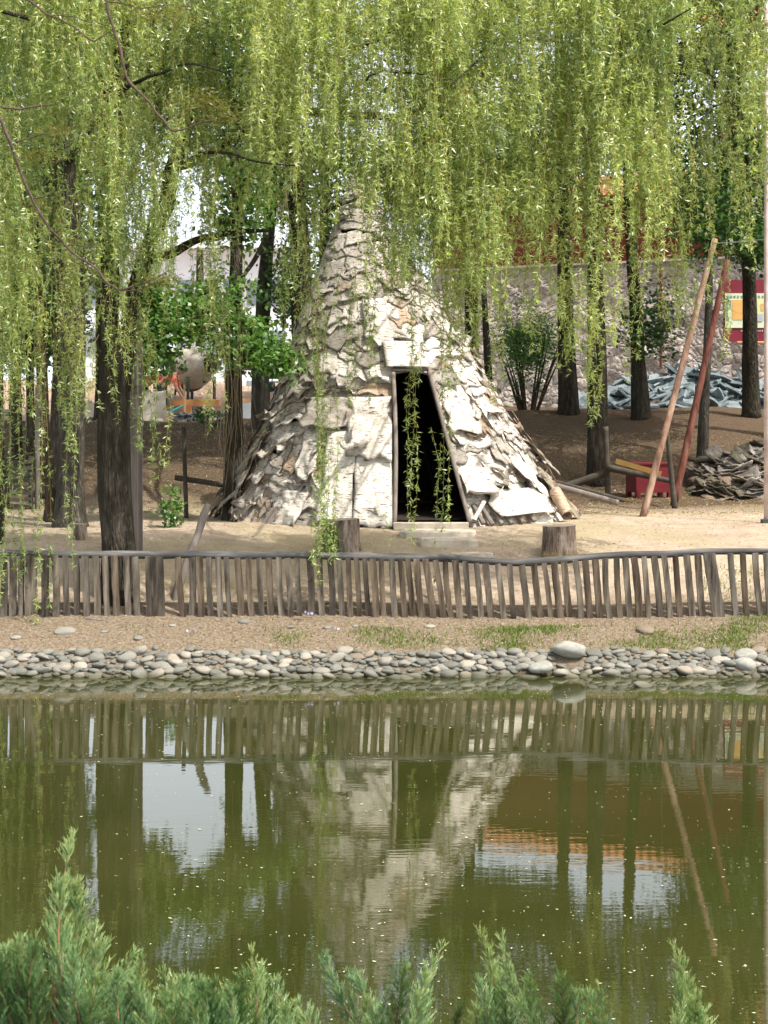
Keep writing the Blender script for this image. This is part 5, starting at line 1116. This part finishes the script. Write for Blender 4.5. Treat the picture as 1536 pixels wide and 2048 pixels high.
# workers: one continuous skinned body each, clothes as children
def skinned(name, mat, parent, verts, edges, radii, root=0):
    me = bpy.data.meshes.new(name); me.from_pydata(verts, edges, []); me.materials.append(mat); o = bpy.data.objects.new(name, me); COL.objects.link(o); o.parent = parent
    md_ = o.modifiers.new('skin', 'SKIN'); 
    for i_, sv_ in enumerate(me.skin_vertices[0].data): sv_.radius = (radii[i_], radii[i_] * .85); sv_.use_root = (i_ == root)
    md_.use_smooth_shade = True; s_ = o.modifiers.new('sub', 'SUBSURF'); s_.levels = 1; s_.render_levels = 2; return o
def worker(px, d, label, shirt, hatm, flip=1):
    x = (px - 768) / F_PX * d; e = empty('person', (x, d, gz(x, d)), label, 'person', 'workers on the building site'); f = flip
    # stooping: hips at .82, shoulders forward and down
    v = [(0, 0, .82), (.16 * f, 0, .98), (.36 * f, -.02, 1.12), (.46 * f, -.03, 1.17), (.56 * f, -.04, 1.22), (.66 * f, -.05, 1.2),
         (.02, -.12, .78), (.1 * f, -.13, .44), (-.02 * f, -.14, .08), (.1 * f, -.15, .03), (.02, .12, .78), (.06 * f, .13, .43), (-.08 * f, .14, .08), (.04 * f, .15, .03),
         (.4 * f, -.2, 1.08), (.46 * f, -.24, .82), (.58 * f, -.2, .6), (.62 * f, -.19, .51), (.4 * f, .17, 1.1), (.48 * f, .22, .84), (.6 * f, .16, .62), (.64 * f, .14, .53)]
    ed = [(0, 1), (1, 2), (2, 3), (3, 4), (4, 5), (0, 6), (6, 7), (7, 8), (8, 9), (0, 10), (10, 11), (11, 12), (12, 13), (2, 14), (14, 15), (15, 16), (16, 17), (2, 18), (18, 19), (19, 20), (20, 21)]
    ra = [.13, .13, .14, .06, .09, .085, .09, .06, .045, .035, .09, .06, .045, .035, .06, .045, .033, .025, .06, .045, .033, .025]
    skinned('body', M['skin'], e, v, ed, ra)
    skinned('shirt', shirt, e, [v[0], v[1], v[2], v[14], v[15], v[18], v[19]], [(0, 1), (1, 2), (2, 3), (3, 4), (2, 5), (5, 6)], [.15, .155, .16, .075, .06, .075, .06])
    skinned('trousers', M['darkcloth'], e, [v[0], v[6], v[7], v[8], v[10], v[11], v[12]], [(0, 1), (1, 2), (2, 3), (0, 4), (4, 5), (5, 6)], [.145, .105, .08, .06, .105, .08, .06])
    b_ = MB(); V, F_ = lathe([(-.02, .12), (.02, .115), (.08, .09), (.115, .03)], (.3 * f, 0, 1), (.6 * f, -.045, 1.26), 14); b_.add(V, F_); h_ = b_.build('hat', hatm, None, smooth=True); h_.parent = e
worker(318, 36.4, 'stooping worker in a coral red shirt behind the concrete block', M['coral'], M['hair'], 1); worker(283, 36.6, 'stooping worker in a white hat beside the carved post', M['redcloth'], M['whitecloth'], 1)

# ------------------------------------------------------------------ grass, flowers, floating specks
def grass(name, pts, hgt, w_, label, mat='grass', tone=(.1, .9)):
    b_ = MB(); n = len(pts); pos = np.c_[pts, ground(pts[:, 0], pts[:, 1]) - .005]; dd = np.stack([rng.normal(0, .45, n), rng.normal(0, .45, n), np.ones(n)], 1)
    add_leaves(b_, pos, dd, rng.uniform(.5, 1.3, n) * hgt, rng.uniform(.7, 1.3, n) * w_, rng.uniform(*tone, n)); return tag(b_.build(name, M[mat]), label, kind='stuff')
def scatter(n, x0, x1, y0, y1, thr, seed, sc=1.2):
    p = np.stack([rng.uniform(x0, x1, n), rng.uniform(y0, y1, n)], 1); f = fbm(np.c_[p, p[:, 0] * 0], sc, 4, seed); return p[f + rng.normal(0, .28, n) > thr + .2 + 1.6 * np.clip((x0 + 2.4 - p[:, 0]) / 2.4, 0, 1)]
g1 = np.concatenate([scatter(34000, -.8, 7, 17.1, 17.8, -.12, 3, 1.5), scatter(9000, 2, 7, 17.5, 18.05, .0, 8), scatter(9000, -3.5, 3, 17.12, 17.7, .25, 4, 2), scatter(5000, .5, 7, 17.5, 18.05, .3, 8), scatter(2500, -6, 0, 17.2, 17.9, .62, 6, 2), scatter(3500, 2, 7, 18.3, 19.4, .15, 9)])
grass('grass', g1, .05, .011, 'short green weeds along the top of the stone band')
grass('dry_grass', np.concatenate([scatter(9000, 1.2, 7, 20.5, 24, .1, 13, .8), scatter(5000, -6, -1, 19.5, 21.5, .5, 14, .9)]), .022, .004, 'thin dry grass on the clearing right of the tent', 'straw', (0, .8))
b_ = MB(); p = rng.uniform([-7, 17.1], [7, 18.05], (9000, 2)); z = ground(p[:, 0], p[:, 1]) + .004; dd = rng.normal(size=(9000, 3)) * [1, 1, .25]
add_leaves(b_, np.c_[p, z], dd, rng.uniform(.012, .04, 9000), rng.uniform(.006, .016, 9000), rng.uniform(0, .6, 9000) ** 1.3); tag(b_.build('leaf_litter', M['straw']), 'dry brown leaf litter on the bank in front of the fence', kind='stuff')
b_ = MB(); p = rng.uniform([-7, 18.3], [7, 24.5], (5200, 2)); z = ground(p[:, 0], p[:, 1]) + .004; dd = rng.normal(size=(5200, 3)) * [1, 1, .25]
add_leaves(b_, np.c_[p, z], dd, rng.uniform(.015, .05, 5200), rng.uniform(.006, .016, 5200), rng.uniform(0, .5, 5200)); tag(b_.build('leaf_litter', M['straw']), 'scattered fallen leaves and chips on the clearing', kind='stuff')
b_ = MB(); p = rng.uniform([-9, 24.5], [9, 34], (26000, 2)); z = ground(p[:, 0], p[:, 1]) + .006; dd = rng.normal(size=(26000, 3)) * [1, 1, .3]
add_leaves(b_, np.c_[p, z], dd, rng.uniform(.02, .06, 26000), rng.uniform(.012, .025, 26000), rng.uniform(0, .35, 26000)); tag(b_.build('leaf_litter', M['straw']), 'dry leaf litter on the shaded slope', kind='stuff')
for k, (px, py, lab) in enumerate(((620, 1222, 'small lilac flowers at the foot of the fence'), (380, 1272, 'single lilac flower on the bank below the crooked branch'), (678, 1272, 'lilac flower low on the bank right of the others'))):
    d = 17.95 - (py - 1222) / 70 * .7; c = P(px, py, d); gzz = gz(c[0], d); e = empty('wildflower', (c[0], d, gzz), lab, 'flower')
    b_ = MB(); fl_ = MB()
    for j in range(4 if k == 0 else 2):
        hx = rnd.uniform(-.05, .05); hh = rnd.uniform(.05, .1); tube(b_, [(c[0] + hx, d, gzz), (c[0] + hx * 1.3, d, gzz + hh)], [.002, .002], 4)
        a = np.linspace(0, 2 * np.pi, 6)[:5] ; add_leaves(fl_, np.tile([c[0] + hx * 1.3, d - .003, gzz + hh], (5, 1)), np.stack([np.cos(a), a * 0 - .3, np.sin(a)], 1), np.full(5, .022), np.full(5, .016), np.ones(5))
    b_.build('stem', M['twig'], e); fl_.build('petals', M['lilac'], e)
n = 1700; yy = np.concatenate([1380 + 668 * rng.random(1100) ** 1.25, 1366 + 90 * rng.random(600) ** 1.5]); xx = rng.uniform(-20, 1560, n); dd_ = CAMZ * F_PX / (yy - HZ); pos = np.stack([(xx - 768) / F_PX * dd_, dd_, np.full(n, .004)], 1)
pos = pos[pos[:, 1] < 16.3]; n = len(pos); a = rng.uniform(0, 2 * np.pi, n); b_ = MB()
sz = rng.gamma(2, .0022, n) + .003; cs = np.stack([np.cos(a), np.sin(a), a * 0], 1); sn = np.stack([-np.sin(a), np.cos(a), a * 0], 1)
V = np.stack([pos + cs * sz[:, None], pos + sn * sz[:, None] * .5, pos - cs * sz[:, None], pos - sn * sz[:, None] * .5], 1).reshape(-1, 3); b_.add(V, np.arange(n * 4).reshape(-1, 4))
tag(b_.build('floating_petals', M['petal']), 'pale catkin fluff and petals floating on the pond', kind='stuff')

# ------------------------------------------------------------------ junipers on the near bank
def blades(mb, a, b, w0, w1, col):
    """a,b (n,3): thin tapering twigs, each two crossed strips"""
    n = len(a); d = b - a; L = np.linalg.norm(d, axis=1)[:, None] + 1e-9; d = d / L; r = rng.normal(size=(n, 3)); s = np.cross(d, r); s /= np.linalg.norm(s, axis=1)[:, None] + 1e-9; s2 = np.cross(d, s)
    mid = a + (b - a) * .55 + rng.normal(0, .06, (n, 3)) * L * .5
    for ss_ in (s, s2):
        V = np.stack([a - ss_ * w0[:, None] / 2, a + ss_ * w0[:, None] / 2, mid + ss_ * w0[:, None] * .42, mid - ss_ * w0[:, None] * .42, b + ss_ * w1[:, None] / 2, b - ss_ * w1[:, None] / 2], 1).reshape(-1, 3)
        k = np.arange(n)[:, None] * 6; F_ = np.concatenate([k + [0, 1, 2, 3], k + [3, 2, 4, 5]]); mb.add(V, F_, np.repeat(np.stack([col] * 3, 1), 6, axis=0))
def spray(mbL, mbS, base, tip, wid, tone=.5, dens=1.0):
    base = np.array(base, float); tip = np.array(tip, float); ax = tip - base; L = np.linalg.norm(ax); axn = ax / L; side = rng.normal(size=3); side -= axn * (side @ axn); side /= np.linalg.norm(side)
    bend = side * L * .08; f = lambda t: base + ax * t[:, None] + bend * np.sin(t * np.pi)[:, None]
    t8 = np.linspace(0, 1, 9); tube(mbS, f(t8), np.linspace(.0045, .001, 9) * (L / .4) ** .5, 5)
    wid *= 1.1; ns = int(L / .0062 * dens); t = np.sort(rng.uniform(.04, 1, ns)); p0 = f(t); az = np.arange(ns) * 2.4 + rng.normal(0, .4, ns)
    u = np.cross(axn, side); out = np.cos(az)[:, None] * side + np.sin(az)[:, None] * u
    bl = wid * (1 - t) ** .65 * rng.uniform(.55, 1.15, ns) + .012; dr_ = out * .62 + axn * .85 + np.array([0, 0, .18]); dr_ /= np.linalg.norm(dr_, axis=1)[:, None]
    p1 = p0 + dr_ * bl[:, None]
    tn = np.clip(tone + .28 * (t - .5) + rng.normal(0, .1, ns), 0, 1)
    blades(mbL, p0, p1, np.full(ns, .0028), np.full(ns, .0016), tn * .7)
    m = np.maximum(2, (bl / .0042).astype(int)); sid = np.repeat(np.arange(ns), m); n = len(sid); q = rng.uniform(.12, 1, n); b0 = p0[sid] + (p1 - p0)[sid] * q[:, None]
    r = rng.normal(size=(n, 3)); r -= dr_[sid] * (r * dr_[sid]).sum(1)[:, None]; r /= np.linalg.norm(r, axis=1)[:, None] + 1e-9
    d2 = dr_[sid] * .7 + r * .38 + axn * .45; d2 /= np.linalg.norm(d2, axis=1)[:, None]; l2 = rng.uniform(.012, .030, n) * (1.15 - .4 * q)
    blades(mbL, b0, b0 + d2 * l2[:, None], np.full(n, .0017), np.full(n, .0010), np.clip(tn[sid] + .25 * (q - .3) + rng.normal(0, .12, n), 0, 1))
def juniper(label, sprays, d):
    e = empty('juniper_bush', (P(sprays[0][0], 2048, d)[0], d, gz(P(sprays[0][0], 2048, d)[0], d)), label, 'bush', 'junipers on the near bank'); mbL, mbS = MB(), MB()
    for (x0, y0, x1, y1, wpx, tone) in sprays: dd = d + rnd.uniform(-.15, .15); spray(mbL, mbS, P(x0, y0, dd), P(x1, y1, dd + rnd.uniform(-.12, .2)), wpx / F_PX * d, tone)
    bx = P(sum(s[0] for s in sprays) / len(sprays), 2048, d); z0 = gz(bx[0], d)
    for s in sprays[:14]:
        a = P(s[0], s[1], d); tube(mbS, [(bx[0] + rnd.uniform(-.1, .1), d, z0 - .03), ((bx[0] + a[0]) / 2, d, (z0 + a[2]) / 2 + .04), a], [.012, .008, .004], 6, 8)
    mbS.build('stem', M['jstem'], e); mbL.build('foliage', M['juniper'], e)
def fill(n, x0, x1, ytop, ybase=2190, w_=70, tone=.45, lean=60):
    o = []
    for _ in range(int(n * 1.3)):
        x = rnd.uniform(x0, x1); yt = float(np.interp(x, [p[0] for p in ytop], [p[1] for p in ytop])) - 20 + abs(rnd.gauss(0, 50)); o.append((x + rnd.uniform(-lean, lean), yt + rnd.uniform(140, 230), x, yt, w_ * rnd.uniform(.6, 1.1), tone + rnd.uniform(-.2, .2)))
    return o
juniper('tallest grey-green juniper with one upright spire at the lower left', [(150, 2080, 146, 1668, 62, .62), (146, 2060, 150, 1760, 90, .6), (150, 2100, 120, 1840, 90, .55), (155, 2100, 185, 1850, 75, .6), (140, 2060, 100, 1830, 70, .55), (60, 2080, 40, 1880, 70, .5), (130, 2120, 268, 1905, 60, .5), (70, 2100, 75, 1870, 80, .35), (20, 2100, 12, 1900, 70, .45), (110, 1960, 92, 1900, 40, .4)]
        + fill(26, -60, 270, [(-60, 1900), (60, 1930), (150, 1900), (270, 1960)]), 4.1)
juniper('low spreading juniper between the spire and the pale sprigs', [(300, 2100, 284, 1915, 50, .6), (340, 2120, 325, 1945, 50, .5), (350, 2120, 345, 1950, 40, .6)] + fill(24, 240, 470, [(240, 1960), (330, 1965), (470, 1985)]), 4.3)
juniper('juniper with pale upright tips left of centre', [(505, 2110, 503, 1900, 42, .75), (520, 2120, 520, 1935, 50, .5), (555, 2140, 530, 1960, 60, .35)] + fill(16, 430, 620, [(430, 1990), (500, 1960), (560, 1980), (620, 2030)]), 4.5)
juniper('dark green juniper forming a v of two sprays at bottom centre', [(742, 2080, 652, 1912, 55, .3), (770, 2110, 700, 1950, 60, .35), (790, 2110, 812, 1930, 60, .35), (820, 2110, 884, 1892, 40, .7), (810, 2110, 850, 1960, 50, .5), (900, 2080, 925, 2010, 14, .15)] + fill(9, 720, 860, [(690, 2030), (800, 2000), (880, 2050)], w_=50, tone=.35), 4.4)
juniper('slim pale-tipped juniper right of the bottom centre', [(985, 2120, 957, 1860, 42, .75), (990, 2120, 985, 1930, 52, .5), (990, 2120, 960, 1960, 50, .45), (1000, 2130, 1000, 1960, 48, .35)] + fill(4, 950, 1010, [(950, 2010), (1010, 2000)], tone=.4, lean=15), 4.4)
juniper('open juniper spray leaning left with darker lower twigs', [(1095, 2110, 1003, 1870, 40, .6), (1110, 2120, 1060, 1950, 50, .4), (1130, 2120, 1120, 1950, 50, .2), (1200, 2120, 1170, 1990, 50, .35), (1225, 2130, 1200, 1975, 45, .4), (1150, 2130, 1150, 1985, 40, .25)] + fill(2, 1110, 1220, [(1090, 2040), (1240, 2040)], w_=40, tone=.3), 4.3)
juniper('single upright juniper tip at the lower right', [(1375, 2130, 1345, 1893, 46, .75), (1385, 2130, 1375, 1960, 46, .6), (1360, 2130, 1352, 1960, 40, .55), (1400, 2140, 1395, 1990, 36, .6)] + fill(4, 1345, 1400, [(1345, 2010), (1400, 2010)], lean=12, tone=.6), 4.3)
near = MB()
p = rng.uniform([-3, 2.5], [3, 5.6], (9000, 2)); grass('near_grass', p, .09, .006, 'grass on the near bank under the junipers')

for o in bpy.data.objects:
    if '_o' in o: del o['_o']
print('done', len(bpy.data.objects), sum(len(m.polygons) for m in bpy.data.meshes))
